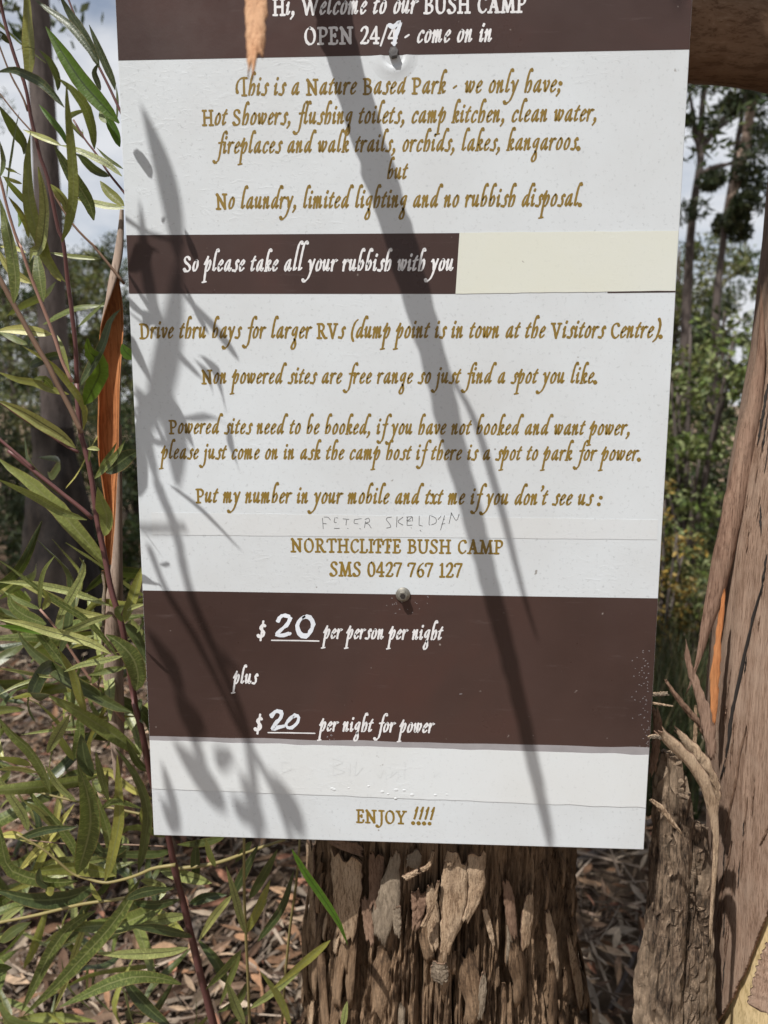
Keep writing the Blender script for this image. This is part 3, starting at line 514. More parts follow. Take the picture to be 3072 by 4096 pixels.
# ------------------------------------------------------------------ bark strips (loose pieces with thickness and curl)
def strip_mesh(name, path, widths, facing, curl, th, mats, n=18, ragged=.12, seed=0, m=4, twist=0.0, jag=0.0):
    """path: 3-D points; widths in metres; facing: direction the outer face looks; curl: bow of the cross section (metres per half width)"""
    c = spline(path, n); w = np.interp(np.linspace(0, 1, n), np.linspace(0, 1, len(widths)), widths)
    T = unit(np.gradient(c, axis=0)); v = []; f = []; mi = []; S_ = []; N_ = []
    for i in range(n):
        fc = np.asarray(facing, float); s = unit(np.cross(T[i], fc)); nn = unit(np.cross(s, T[i]))
        a = twist * (i / (n - 1) - .3); S_.append(s * math.cos(a) + nn * math.sin(a)); N_.append(nn * math.cos(a) - s * math.sin(a))
    S_ = np.array(S_); N_ = np.array(N_); ii = np.arange(n); LN = np.linalg.norm(np.diff(c, axis=0), axis=1).sum()
    wm = max(widths); ej = [min(.12, jag * wm / LN * (.5 + noise.noise((j * 1.37, seed * 2.7, 1)))) for j in range(m + 1)]; ek = [min(.22, jag * 1.6 * wm / LN * (.5 + noise.noise((j * 1.61, seed * 3.1, 9)))) for j in range(m + 1)]
    for i in range(n):
        for side in (0, 1):
            for j in range(m + 1):
                u = j / m * 2 - 1; x = (max(ej[j], 0) + i / (n - 1) * (1 - max(ej[j], 0) - max(ek[j], 0))) * (n - 1)
                g3 = lambda A: np.array([np.interp(x, ii, A[:, q]) for q in range(3)])
                s, nn, cc_ = g3(S_), g3(N_), g3(c); wi = np.interp(x, ii, w)
                rg = 1 + ragged * noise.noise((i * .55, u * 3 + seed * 7.3, seed)) + (ragged * 1.2 * noise.noise((i * 1.7, u, seed + 5)) if abs(u) == 1 else 0)
                v.append(cc_ + s * u * wi * .5 * rg + nn * (curl * wi * .5 * (1 - u * u) - (th if side else 0)) + nn * .0016 * noise.noise((i * .4, j * .9, seed)))
    K = 2 * (m + 1)
    for i in range(n - 1):
        for j in range(m):
            a = i * K + j; f.append((a, a + 1, a + K + 1, a + K)); mi.append(0)
            b = a + m + 1; f.append((b, b + K, b + K + 1, b + 1)); mi.append(1)
        a = i * K; b = a + m; f.append((a, a + K, a + K + m + 1, a + m + 1)); mi.append(1)
        f.append((b, b + m + 1, b + K + m + 1, b + K)); mi.append(1)
    for base in (0, (n - 1) * K):
        for j in range(m): f.append((base + j, base + j + 1, base + j + m + 2, base + j + m + 1)); mi.append(1)
    if not isinstance(mats, (list, tuple)): mats = [mats, mats]
    return mesh(name, v, f, mats, True, mi)

# ------------------------------------------------------------------ tree that carries the sign
TCX = (P(1170, 3500, .20)[0] + P(2385, 3500, .20)[0]) / 2; TCY = .207
TR = empty('stringybark_tree', (TCX, TCY, 0), 'rough stringy barked tree trunk directly behind the sign', 'tree')
def trad(z): return .170 + .030 * np.clip((1.0 - z) / .5, 0, 2) ** 1.6
def bark_disp(a, z, seed, sc=1.0):
    """furrowed fibrous bark; a in radians of a .18 m trunk"""
    u = a * 18 + .5 * noise.noise((a * 6, z * 7, seed + 2)); q = 0.0
    cz = .25 * noise.noise((u * .25, z * 3, seed + 7))
    n1 = noise.noise((u * .34, z * 2.0 + cz, seed)); n2 = noise.noise((u * .80, z * 2.6 + cz, seed + 4)); n3 = noise.noise((u * 1.9, z * 5.5, seed + 14))
    low = min(1, max(0, (.88 - z) / .15))
    q = .010 * noise.noise((u * .22, z * 2.2, seed + 50)) + .007 * noise.noise((u * .7, z * 4, seed + 60))
    q -= .012 * math.exp(-(n1 / .09) ** 2) + .008 * math.exp(-(n2 / .10) ** 2) + .0045 * math.exp(-(n3 / .15) ** 2)
    q += .0045 * noise.noise((u * 3.2, z * 9, seed + 9)) + (.0014 + .0022 * low) * noise.noise((u * 2.4, z * 85, seed + 30)) + .0022 * noise.noise((u * 1.2, z * 34, seed + 33))
    q += .0032 * noise.noise((u * 5.2, z * 24, seed + 70)) - .0045 * math.exp(-(noise.noise((u * 3.6, z * 10, seed + 80)) / .14) ** 2)
    return q * sc
zs = np.r_[np.linspace(-.1, .36, 24), np.linspace(.365, 1.10, 360), np.linspace(1.13, 2.7, 40)]
af = np.r_[np.linspace(-math.pi * .98, -math.pi * .02, 360), np.linspace(0, math.pi * .96, 40)]     # front side (towards -y) dense
v = []
for z in zs:
    for a in af:
        r = trad(z) * (1 + .03 * math.sin(3 * a + 1) + .03 * noise.noise((math.cos(a) * 2, math.sin(a) * 2, z * 2)))
        low = min(1, max(.25, (1.03 - z) / .12)); r += bark_disp(a, z, 1.0) * low
        X, Y = TCX + r * math.cos(a), TCY + r * math.sin(a)
        if z > .99: Y = max(Y, .012)
        v.append((X, Y, z))
k = len(af); f = [(i * k + j, i * k + (j + 1) % k, (i + 1) * k + (j + 1) % k, (i + 1) * k + j) for i in range(len(zs) - 1) for j in range(k)]
f.append(tuple(range((len(zs) - 1) * k, len(zs) * k)))
link('trunk', mesh('trunk', v, f, MAT['rough_bark'], False), TR)
def on_trunk(px, py, off):
    y = .03
    for _ in range(4):
        q = P(px, py, y); dx = q[0] - TCX; r = trad(q[2]); y = TCY - math.sqrt(max(r * r - dx * dx, .0004)) - off
    return P(px, py, y)
def E_(x, y): return 1100 + x / 1.185, 3300 + y / 1.185
BS = [('plate', [(335, 112, 195), (337, 200, 200), (338, 300, 190), (335, 400, 165), (335, 480, 140), (325, 560, 100), (318, 615, 50)], .012, .14),
 ('red_plate', [(330, 60, 215), (330, 100, 210), (330, 135, 200)], .008, .1), ('plate', [(165, 60, 115), (165, 200, 110), (170, 330, 100), (180, 450, 80), (190, 560, 40)], .004, .25),
 ('red_plate', [(484, 120, 85), (478, 220, 80), (470, 320, 60), (462, 420, 30)], .009, .35), ('red_plate', [(425, 330, 40), (435, 420, 60), (445, 500, 60), (450, 580, 36)], .006, .3),
 ('grey_plate', [(575, 112, 40), (566, 180, 60), (552, 270, 100), (540, 360, 125), (530, 420, 125), (512, 480, 85), (490, 590, 26)], .017, .4), ('grey_plate', [(572, 380, 50), (578, 460, 46), (580, 540, 30)], .0175, .4),
 ('red_plate', [(685, 300, 90), (682, 380, 80), (672, 450, 50), (665, 520, 24)], .008, .2), ('plate', [(738, 270, 40), (742, 340, 60), (748, 430, 66), (752, 540, 60), (760, 620, 30)], .010, .4),
 ('plate', [(868, 120, 90), (856, 220, 130), (848, 320, 138), (846, 410, 130), (832, 480, 100), (812, 560, 50), (800, 660, 14)], .018, .3), ('plate', [(958, 118, 92), (957, 220, 90), (954, 310, 88), (932, 390, 70), (905, 450, 40), (885, 500, 14)], .020, .25),
 ('plate', [(690, 220, 26), (730, 190, 22), (752, 120, 14)], .024, .6), ('plate', [(610, 258, 34), (650, 235, 30), (690, 215, 24)], .026, .6), ('plate', [(776, 262, 12), (752, 370, 24), (722, 440, 22), (695, 492, 24)], .026, .6),
 ('plate', [(990, 390, 24), (1012, 470, 34), (1030, 540, 26), (1042, 596, 8)], .007, .3), ('grey_plate', [(782, 640, 60), (780, 690, 90), (784, 730, 90), (790, 762, 60)], .014, .5), ('plate', [(845, 118, 60), (832, 160, 60), (815, 200, 30)], .022, .3),
 ('grey_plate', [(640, 118, 70), (660, 160, 80), (640, 220, 50)], .010, .4), ('red_plate', [(1090, 250, 30), (1110, 340, 60), (1120, 440, 56), (1140, 560, 26)], .006, .3), ('plate', [(1210, 310, 20), (1200, 420, 70), (1190, 540, 60), (1180, 620, 24)], .008, .3),
 ('plate', [(1290, 400, 20), (1310, 520, 60), (1330, 660, 50), (1340, 760, 20)], .008, .3), ('plate', [(1390, 520, 16), (1410, 620, 50), (1440, 760, 60), (1450, 880, 30)], .007, .3), ('grey_plate', [(990, 690, 14), (985, 770, 46), (975, 860, 50), (970, 940, 20)], .006, .3)]
for i, (mn, pts, off, curl) in enumerate(BS):
    path = [on_trunk(*E_(x, y), off) for x, y, w in pts]
    wmx = max(w for x, y, w in pts); ws = [max(w, .42 * wmx if wmx > 60 else w) / 1.185 * (q[1] - CAM[1]) / FPX for (x, y, w), q in zip(pts, path)]; curl *= .55
    fc = unit(np.array([path[0][0] - TCX, path[0][1] - TCY, 0]) + np.array([0, -.06, 0]))
    link('bark_strip', strip_mesh('bark_strip', path, ws, fc, curl, .0022, [MAT[mn], MAT['red_plate']], 22, .14, i, 7, 0, .55), TR)
rl0 = random.Random(31); flk = []
for s in range(10):
    big = s >= 6; L = random.uniform(.07, .15) if big else random.uniform(.03, .07); w = random.uniform(.010, .026) if big else random.uniform(.005, .011)
    flk.append(strip_mesh('bark_flake', [(0, .003, L / 2), (0, -.001, L * .2), (0, -.002, -L * .2), (0, .003, -L / 2)], [w * .6, w, w * .9, w * .5], (0, -1, 0), .25, .0025, [MAT[('rough_bark', 'rough_bark', 'rough_bark', 'grey_plate', 'rough_bark', 'plate', 'rough_bark')[s % 7]], MAT['rough_bark']], 9, .35, s + 40, 3, 0, .8))
for i in range(120):
    a = random.uniform(-math.pi * .97, -math.pi * .03); k_ = rl0.randrange(10); z = random.uniform(.45, .93) if k_ < 6 else random.uniform(.48, .9)
    r = trad(z) + random.uniform(-.003, .006)
    o = link('bark_flake', flk[k_], TR); o.matrix_parent_inverse = Matrix.Identity(4)
    o.location = (r * math.cos(a), r * math.sin(a), z); o.rotation_euler = (random.uniform(-.16, .06), random.uniform(-.12, .12), a + math.pi / 2 + random.uniform(-.4, .4))
# the limb that leaves the trunk towards the right, high on the sign
pts = [(TCX + .05, TCY, 1.66), *[P(x, y, .11 + (x - 2700) * .00003) for x, y in ((2560, 150), (2780, 140), (2950, 160), (3150, 195), (3500, 300), (4200, 420))]]
v, f = tube(spline(pts, 40), np.linspace(.044, .038, 40), 24, True, .05)
link('limb', mesh('limb', v, f, MAT['limb']), TR)

# ------------------------------------------------------------------ peeling gum on the right
def F_(x, y): return 2400 + x / 1.232, 2300 + y / 1.232
def H_(x, y): return 2550 + x / 1.7015, 1100 + y / 1.7015
GY = .08
edge = [(3120, 900), (3066, 1380), (3000, 1720), (2965, 1900), (2925, 2200), (2897, 2500), (2872, 2800), (2862, 3050), (2866, 3300), (2868, 3600), (2862, 3800), (2850, 4096), (2840, 4500), (2830, 5200)]
ew = np.array([P(x, y, GY) for x, y in edge]); GR = .17
GT = empty('peeling_gum_tree', (ew[-3][0] + GR, GY, 0), 'smooth grey pink gum trunk with peeling bark, right of the sign', 'tree')
CR = [[F_(800, 50), F_(760, 190), (2400 + 735 / 1.232, 2300 + 300 / 1.232), F_(700, 450), F_(660, 640), F_(640, 760), F_(620, 900), F_(590, 1010)], [F_(722, 740), F_(690, 880), F_(665, 1040), F_(635, 1170), F_(615, 1300)],
      [F_(650, 1310), F_(615, 1480), F_(585, 1640), F_(570, 1750)], [H_(885, 740), H_(862, 900), H_(835, 1050), H_(815, 1160)], [H_(760, 1230), H_(742, 1330), H_(735, 1430)], [H_(835, 1560), H_(838, 1650), H_(840, 1760)], [H_(880, 1900), H_(860, 2030), H_(840, 2180)],
      [F_(828, 1240), F_(810, 1290), F_(785, 1330)], [H_(772, 1150), H_(764, 1220)]]
CRP = np.concatenate([spline(c, 60) for c in CR])
def gum_axis(z):
    zz = ew[:, 2][::-1]; xx = ew[:, 0][::-1]; return np.interp(z, zz, xx) + GR
def gum_grid(zs, an, dr, crack):
    v = []; 
    for z in zs:
        cx = gum_axis(z)
        for a in an:
            r = GR + dr + .0035 * noise.noise((a * 4, z * 3, 5)) + .0012 * noise.noise((a * 14, z * 9, 6))
            v.append((cx + r * math.cos(a), GY + r * math.sin(a), z))
    v = np.array(v); global CD; CD = np.full(len(v), 99.)
    if crack:
        px, py, _ = proj(v); near = np.where((px > 2800) & (px < 3150) & (py > 1000) & (py < 4200))[0]
        for c0 in range(0, len(near), 4000):
            ii = near[c0:c0 + 4000]
            d = np.sqrt(((px[ii, None] - CRP[None, :, 0]) ** 2 + (py[ii, None] - CRP[None, :, 1]) ** 2).min(1))
            CD[ii] = d
            v[ii] -= (np.exp(-(d / 6) ** 2) * .011)[:, None] * unit(v[ii] - np.stack([gum_axis(v[ii, 2]), np.full(len(ii), GY), v[ii, 2]], 1))
    k = len(an); f = [(i * k + j, i * k + j + 1, (i + 1) * k + j + 1, (i + 1) * k + j) for i in range(len(zs) - 1) for j in range(k - 1)]
    return v, f
an = np.linspace(-math.pi * 1.25, math.pi * .75, 70)
v, f = gum_grid(np.linspace(-.1, 3.2, 70), an, -.007, False); link('trunk', mesh('trunk', v, f, MAT['cream_bark']), GT)
an = np.r_[np.linspace(-math.pi * 1.2, -math.pi * 1.035, 8), np.linspace(-math.pi * 1.03, -math.pi * .70, 230), np.linspace(-math.pi * .69, math.pi * .5, 24)]
zz = np.r_[np.linspace(.40, 1.75, 800), np.linspace(1.78, 3.2, 30)]
v, f = gum_grid(zz, an, 0, False)
px, py, _ = proj(v)
cutx = np.array([2780, 2854, 2900, 2930, 2955, 2975, 3040, 3072, 3160, 3500]); cuty = np.array([4200, 4110, 4040, 3990, 3935, 3900, 3725, 3650, 3560, 3400])
lim = np.interp(px, cutx, cuty) + np.array([9 * noise.noise((x * .05, 1, 2)) + 6 * noise.noise((x * .21, 4, 2)) for x in px])
keep = py < lim
f = [q for q in f if keep[q[0]] and keep[q[1]] and keep[q[2]] and keep[q[3]]]
o = link('bark_plate', mesh('bark_plate', v, f, [MAT['gum'], MAT['gum_edge'], MAT['red_plate']], True), GT)
so_ = o.modifiers.new('solid', 'SOLIDIFY'); so_.thickness = .0035; so_.offset = -1; so_.material_offset_rim = 1; so_.material_offset = 1
def px_strip(name, pts, y, mats, curl=.3, th=.0015, n=20, seed=0, facing=(-.35, -1, 0), parent=None, ragged=.12, twist=0, dy=0.0, jag=0.0, m=4):
    k = len(pts); path = [P(a, b, y + dy * i / (k - 1)) for i, (a, b, w) in enumerate(pts)]
    ws = [w * (q[1] - CAM[1]) / FPX for (a, b, w), q in zip(pts, path)]
    return link(name, strip_mesh(name, path, ws, facing, curl, th, mats, n, ragged, seed, m, twist, jag), parent)
GS = [  # photo points with widths
 ([(3110, 3740, 40), (3086, 3830, 90), (3070, 3960, 130), (3060, 4120, 160)], -.06, ['gum', 'gum_edge'], .4),
 ([(3043, 1132, 4), (3046, 1250, 16), (3046, 1380, 36), (3020, 1600, 60), (2985, 1780, 70), (2950, 1960, 74), (2915, 2120, 80), (2872, 2320, 84), (2828, 2500, 66), (2788, 2660, 40), (2744, 2780, 12), (2733, 2800, 4)], .068, ['gum_edge', 'red_plate'], .55),
 ([F_(420, 318) + (5,), F_(440, 450) + (30,), F_(487, 580) + (42,), F_(527, 720) + (48,), F_(560, 925) + (26,)], -.01, ['gum_edge', 'red_plate'], .4),
 ([F_(315, 505) + (8,), F_(370, 590) + (20,), F_(450, 690) + (26,), F_(500, 745) + (30,), F_(545, 870) + (16,)], .005, ['red_plate', 'red_plate'], .4),
 ([F_(275, 750) + (40,), F_(350, 825) + (56,), F_(440, 915) + (54,), F_(510, 1020) + (46,), F_(552, 1140) + (28,), F_(570, 1270) + (22,), F_(565, 1450) + (18,), F_(552, 1650) + (14,), F_(540, 1850) + (8,)], -.03, ['plate', 'red_plate'], .5),
 ([F_(362, 748) + (10,), F_(410, 800) + (40,), F_(470, 880) + (60,), F_(530, 965) + (54,), F_(570, 1050) + (36,), F_(585, 1150) + (20,)], -.02, ['plate', 'red_plate'], .4),
 ([F_(233, 802) + (8,), F_(270, 797) + (18,), F_(312, 806) + (14,)], -.035, ['grey_plate', 'plate'], .3),
 ([F_(240, 1100) + (10,), F_(300, 1150) + (26,), F_(350, 1215) + (20,), F_(405, 1278) + (5,)], -.03, ['plate', 'plate'], .3),
 ([F_(615, 60) + (10,), F_(600, 180) + (20,), F_(583, 320) + (24,), F_(568, 480) + (34,), F_(562, 620) + (30,), F_(558, 760) + (12,)], .04, ['orange_bark', 'orange_bark'], .3),
 ([F_(255, 590) + (14,), F_(300, 588) + (18,), F_(352, 582) + (12,)], .0, ['grey_plate', 'plate'], .4), ([F_(255, 632) + (8,), F_(310, 640) + (7,), F_(366, 648) + (4,)], .0, ['plate', 'plate'], .4),
 ([F_(262, 640) + (20,), F_(285, 740) + (36,), F_(270, 880) + (36,), F_(250, 1010) + (20,)], .03, ['red_plate', 'red_plate'], .4), ([F_(470, 640) + (10,), F_(472, 740) + (16,), F_(465, 860) + (12,)], .03, ['plate', 'plate'], .3)]
for i, (pts, y, mm, curl) in enumerate(GS):
    px_strip('bark_strip', pts, y, [MAT[m] for m in mm], curl, .0018, 30, 60 + i, parent=GT, ragged=.30 if i != 1 else .16, jag=.9, m=6, twist=(0, .0, .5, -.6, .7, -.5, .4, -.6, .0, .4, .3, .2, .3)[i])
def on_gum(px, py, off):
    for y in np.arange(-.11, GY + .02, .0006):                          # first point of the sight line on the bark
        q = P(px, py, y); dx = q[0] - gum_axis(q[2]); an_ = math.atan2(y - GY, dx)
        if an_ > 0: an_ -= 2 * math.pi
        r = GR + .0035 * noise.noise((an_ * 4, q[2] * 3, 5)) + .0012 * noise.noise((an_ * 14, q[2] * 9, 6)) + off
        if dx * dx + (y - GY) ** 2 <= r * r: break
    return q
rs5 = random.Random(9); CR2 = []
for k in range(34):
    y0 = rs5.uniform(1500, 4000); xl = float(np.interp(y0, [1380, 1720, 2200, 2800, 3050, 4096], [3066, 3000, 2925, 2872, 2862, 2850])); x0 = rs5.uniform(xl + 25, 3090); sl_ = -.15 if y0 < 2900 else -.08; h = rs5.uniform(50, 190)
    CR2.append([(x0 - sl_ * h * t + 4 * noise.noise((k, t * 2, 4)), y0 - h * (t - .5)) for t in (0, .35, .7, 1)])
for i, c in enumerate(CR + CR2):
    cc = spline(c, 14); path = [on_gum(x + 2.5 * noise.noise((y * .03, i, 2)), y, .0016) for x, y in cc]
    wd = ((17, 11, 10, 13, 10, 8, 10, 8, 7)[i] if i < 9 else rs5.uniform(2.5, 6)) * .62 / FPX
    link('bark_seam', strip_mesh('bark_seam', path, [wd * .25, wd, wd * .8, wd * 1.1, wd * .7, wd * .2], (-.5, -1, 0), -.2, .0012, [MAT['hole'] if i in (0, 3, 5) or i % 3 == 0 else MAT['red_plate']] * 2, 26, .7, 700 + i, 2), GT)
# old rough bark left standing against the foot of the gum
lw = [(2668, 2960), (2672, 3100), (2664, 3274), (2660, 3517), (2635, 3720), (2587, 3964), (2560, 4200), (2540, 4600), (2530, 5300)]
rw = [(2785, 2960), (2825, 3100), (2845, 3274), (2852, 3517), (2855, 3720), (2860, 3964), (2860, 4200), (2860, 4600), (2860, 5300)]
L3 = np.array([P(x, y, .02) for x, y in lw]); R3 = np.array([P(x, y, .02) for x, y in rw]); v = []; na = 120
zs2 = np.r_[np.linspace(0, L3[6][2], 40)[:-1], np.linspace(L3[6][2], L3[0][2], 260)]
for z in zs2:
    xl = np.interp(z, L3[::-1, 2], L3[::-1, 0]); xr = np.interp(z, R3[::-1, 2], R3[::-1, 0]); cx = (xl + xr) / 2; rx = (xr - xl) / 2
    for j in range(na):
        a = math.pi + math.pi * j / (na - 1) * 1.0
        d = 1 + bark_disp(a * .22, z, 20, .8) / max(rx, .02)
        v.append((cx + rx * d * math.cos(a), .05 + (rx * .9 + .01) * d * math.sin(a), z))
v = np.array(v); px, py, _ = proj(v)
top = np.interp(px, [2600, 2668, 2690, 2720, 2750, 2780, 2815, 2840, 2900], [3040, 3000, 3010, 3060, 3240, 3300, 3290, 3330, 3360]) + np.array([40 * noise.noise((x * .07, 3, 1)) for x in px])
keep = py > top
f = [(i * na + j, i * na + j + 1, (i + 1) * na + j + 1, (i + 1) * na + j) for i in range(len(zs2) - 1) for j in range(na - 1)]
f = [q for q in f if all(keep[i] for i in q)]
o = link('old_bark', mesh('old_bark', v, f, bark_mat('charred_old_bark', ((.008, .006, .005), (.095, .064, .043), (.40, .30, .21)), 1.2, .16, 1.0), False), GT); m_ = o.modifiers.new('solid', 'SOLIDIFY'); m_.thickness = .006; m_.offset = 1

# ------------------------------------------------------------------ peach coloured strip hanging in front of the sign; its shadow is the dark bar on the board
sd = np.array([.8, 1, -2.2])
def caster(px, py, q): return P(px, py) - q * sd
hang = [(1190, -420, .040), (1325, 0, .064), (1360, 180, .072), (1500, 640, .103), (1694, 1285, .145), (1868, 1980, .19), (2052, 2700, .237), (2206, 3380, .2825), (2234, 3528, .2932)]
hp = [caster(*h) for h in hang]; hwd = [.033, .030, .029, .025, .022, .019, .0155, .0118, .006]
HS = link('hanging_bark_strip', strip_mesh('hanging_bark_strip', hp, hwd, (-.1, -1, .1), .35, .0012, [MAT['dry_strip'], MAT['dry_strip']], 90, .20, 77, 6, 0, .7))
tag(HS, 'thin dry peach coloured bark strip dangling in front of the sign top', 'bark strip')
hp2 = [caster(*h) for h in ((1800, 1500, .163), (1905, 1700, .178), (2010, 2050, .2), (2090, 2360, .215), (2150, 2560, .222))]
s2 = link('sliver', strip_mesh('sliver', hp2, [.004, .007, .007, .005, .002], (0, -1, 0), .3, .001, [MAT['dry_strip'], MAT['dry_strip']], 20, .1, 78, 2), HS); s2.matrix_parent_inverse = Matrix.Identity(4)

# ------------------------------------------------------------------ long rolled ribbon of bark left of the sign
def B_(x, y): return x / 2.2117, 900 + y / 2.2117
def A_(x, y): return x / 2.2117, y / 2.2117
def C_(x, y): return x / 2.0114, 1800 + y / 2.0114
def D_(x, y): return x / 1.3825, 2800 + y / 1.3825
RB = empty('rolled_bark_ribbon', P(460, 3110, .145), 'long rolled ribbon of grey and orange peeled bark left of the sign', 'bark')
def roll(pts, y, span, mats, name, seed):
    """curled sheet: pts (left px x, right px x, py, opening direction in degrees)"""
    n = 60; A = spline([(l, r, t) for l, r, t, o in pts], n); op = np.interp(A[:, 2], [p[2] for p in pts], [p[3] for p in pts])
    sp = span; v = []; f = []; mi = []; k = 12
    for i in range(n):
        l = P(A[i, 0], A[i, 2], y); r = P(A[i, 1], A[i, 2], y); c = (l + r) / 2; R_ = max((r - l)[0] / 2, .002)
        for s, rr in ((0, R_), (1, R_ - .0018)):
            for j in range(k + 1):
                a = R(op[i]) + R(sp) / 2 + (2 * math.pi - R(sp)) * j / k
                q = rr * (1 + .07 * noise.noise((j * .4, i * .2, seed)))
                v.append((c[0] + q * math.cos(a), c[1] + q * math.sin(a), c[2]))
    K = 2 * (k + 1)
    for i in range(n - 1):
        for j in range(k):
            a = i * K + j; f.append((a, a + K, a + K + 1, a + 1)); mi.append(0)
            b = a + k + 1; f.append((b, b + 1, b + K + 1, b + K)); mi.append(1)
        for e in (0, k): a = i * K + e; f.append((a, a + K, a + K + k + 1, a + k + 1)); mi.append(1)
    o = link(name, mesh(name, v, f, mats, True, mi), RB); return o
roll([(480, 497, 840, 60), (472, 500, 920, 55), (455, 503, 1030, 40), (436, 500, 1130, 10), (416, 494, 1250, -40), (402, 490, 1330, -70), (394, 484, 1460, -85), (393, 479, 1600, -90), (393, 476, 1740, -85), (397, 472, 1850, -80), (410, 467, 1930, -75), (422, 462, 2030, -70), (418, 455, 2130, -60), (424, 445, 2260, -50)], .10, 165, [MAT['ribbon_out'], MAT['orange_bark']], 'ribbon', 3)
roll([(466, 486, 1700, 90), (462, 488, 1900, 90), (447, 490, 2240, 90), (418, 490, 2430, 80), (410, 490, 2560, 90), (422, 494, 2750, 90), (436, 496, 2900, 90), (446, 494, 3000, 90), (456, 484, 3110, 90)], .145, 60, [MAT['ribbon_out'], MAT['orange_bark']], 'rolled_stem', 4)
px_strip('flap', [C_(825, 970) + (10,), C_(838, 1100) + (16,), C_(832, 1300) + (18,), C_(826, 1500) + (14,), C_(812, 1750) + (8,), C_(786, 1930) + (6,)], .12, [MAT['grey_plate'], MAT['orange_bark']], .4, .001, 24, 5, parent=RB)

# ------------------------------------------------------------------ wattle shrub: stems, branches and every leaf
def in_sign(px, py, mrg=6):
    t = (py - 237) / 3100.0
    return px > 465.7 + (613.4 - 465.7) * t - mrg and py < 3345
def ydep(py): return float(np.interp(py, [-600, 0, 1000, 2000, 2800, 3340, 4096, 5200], [-.12, -.065, -.035, -.005, .04, .09, .15, .24]))
def dsp(pts, off=0.0, behind=False):
    out = []
    hide = behind or any(in_sign(x, y) for x, y in pts)
    for x, y in pts:
        d = ydep(y) + off
        if hide: d = max(d, .022 + abs(off) * .3)
        out.append(P(x, y, d))
    return out
SH = empty('wattle_shrub', P(840, 5000, .24) * np.array([1, 1, 0]), 'leafy wattle shrub with red stems and long narrow leaves left of the sign', 'shrub')
def stem(name, pts, w0, w1, mat, off=0.0, parent=None, behind=False):
    path = spline(dsp(pts, off, behind), max(8, 3 * len(pts)))
    k = len(path); sc = np.array([(q[1] - CAM[1]) / FPX for q in path])
    v, f = tube(path, np.linspace(w0, w1, k) * .5 * sc, 8, True, .25); return link(name, mesh(name, v, f, MAT[mat]), parent or SH)
mainp = [B_(680, 1400), B_(690, 1600), B_(710, 1800), B_(740, 2000), C_(690, 0), C_(740, 250), C_(770, 500), C_(820, 750), C_(860, 950), C_(900, 1150), C_(960, 1330), C_(1000, 1500), C_(1030, 1700), C_(1060, 1880), C_(1090, 2050), D_(740, 0), D_(790, 200), D_(830, 400), D_(930, 750), D_(970, 950), D_(1020, 1150), D_(1080, 1400), D_(1130, 1600), D_(1180, 1792), (890, 4300), (910, 4600), (920, 5100)]
stem('stem', mainp, 20, 42, 'stem_red')
ST = [([(-60, -700), (-30, -300), A_(5, 0), A_(70, 300), A_(150, 560), A_(230, 780), A_(270, 1020), A_(310, 1190), A_(360, 1400), A_(420, 1560), A_(470, 1800), A_(530, 2080), B_(560, 150), B_(600, 500), B_(640, 800), B_(670, 1100), B_(680, 1400)], 10, 18, 'stem_red', .0),
 ([A_(-60, 250), A_(0, 420), A_(90, 650), A_(200, 860), A_(245, 985)], 6, 8, 'stem_brown', .0), ([A_(-80, 740), A_(0, 830), A_(150, 1020), A_(305, 1190)], 5, 7, 'stem_brown', .0),
 ([A_(650, 1060), A_(750, 1230), A_(850, 1360), A_(960, 1530), A_(1080, 1680), A_(1250, 1900)], 7, 11, 'stem_red', .05), ([A_(430, 1640), A_(640, 1980), A_(870, 2212), B_(800, 150), B_(980, 370), B_(1100, 520)], 8, 12, 'stem_brown', .07),
 ([A_(-60, 1440), A_(0, 1580), A_(60, 1820), A_(130, 2060), A_(190, 2212), B_(180, 180), B_(270, 450), B_(360, 680), B_(440, 880), B_(500, 1050), B_(560, 1230), B_(640, 1390)], 10, 14, 'stem_pink', -.02),
 ([(-90, 960), B_(-60, 380), B_(0, 480), B_(120, 700), B_(230, 900), B_(330, 1080), B_(420, 1230), B_(520, 1430), B_(620, 1620), B_(700, 1790), B_(722, 1840)], 20, 20, 'stem_brown', -.015), ([B_(-80, 1520), B_(0, 1570), B_(220, 1720), B_(430, 1850), B_(600, 1960), B_(695, 2010)], 9, 14, 'stem_red', -.005),
 ([B_(-80, 1840), B_(0, 1900), B_(150, 2030), B_(300, 2160), C_(60, 0), C_(300, 190), C_(500, 350), C_(640, 460), C_(745, 552)], 13, 18, 'stem_red', -.005), ([D_(-60, 440), D_(0, 455), D_(250, 520), D_(420, 560), D_(630, 600), D_(820, 640)], 8, 11, 'stem_green', .05),
 ([D_(120, 770), D_(370, 795), D_(700, 800), D_(940, 812)], 5, 8, 'stem_brown', .02), ([D_(90, 740), D_(230, 820), D_(330, 900), D_(400, 960), D_(470, 985), D_(580, 1010), D_(690, 990), D_(780, 960), D_(850, 930), D_(970, 912)], 8, 16, 'stem_green', -.03),
 ([D_(-80, 1250), D_(0, 1230), D_(200, 1190), D_(450, 1130), D_(700, 1095), D_(960, 1040)], 14, 14, 'stem_green', -.02), ([C_(320, 1280), C_(440, 1420), C_(560, 1600), C_(740, 1860), C_(1000, 2180)], 9, 14, 'stem_pink', .09), ([A_(560, -120), A_(700, 230), A_(830, 500), A_(960, 760), A_(1050, 950), A_(1200, 1250)], 7, 12, 'stem_red', .05)]
for i, (pts, w0, w1, m, off) in enumerate(ST): stem('branch', pts, w0, w1, m, off)
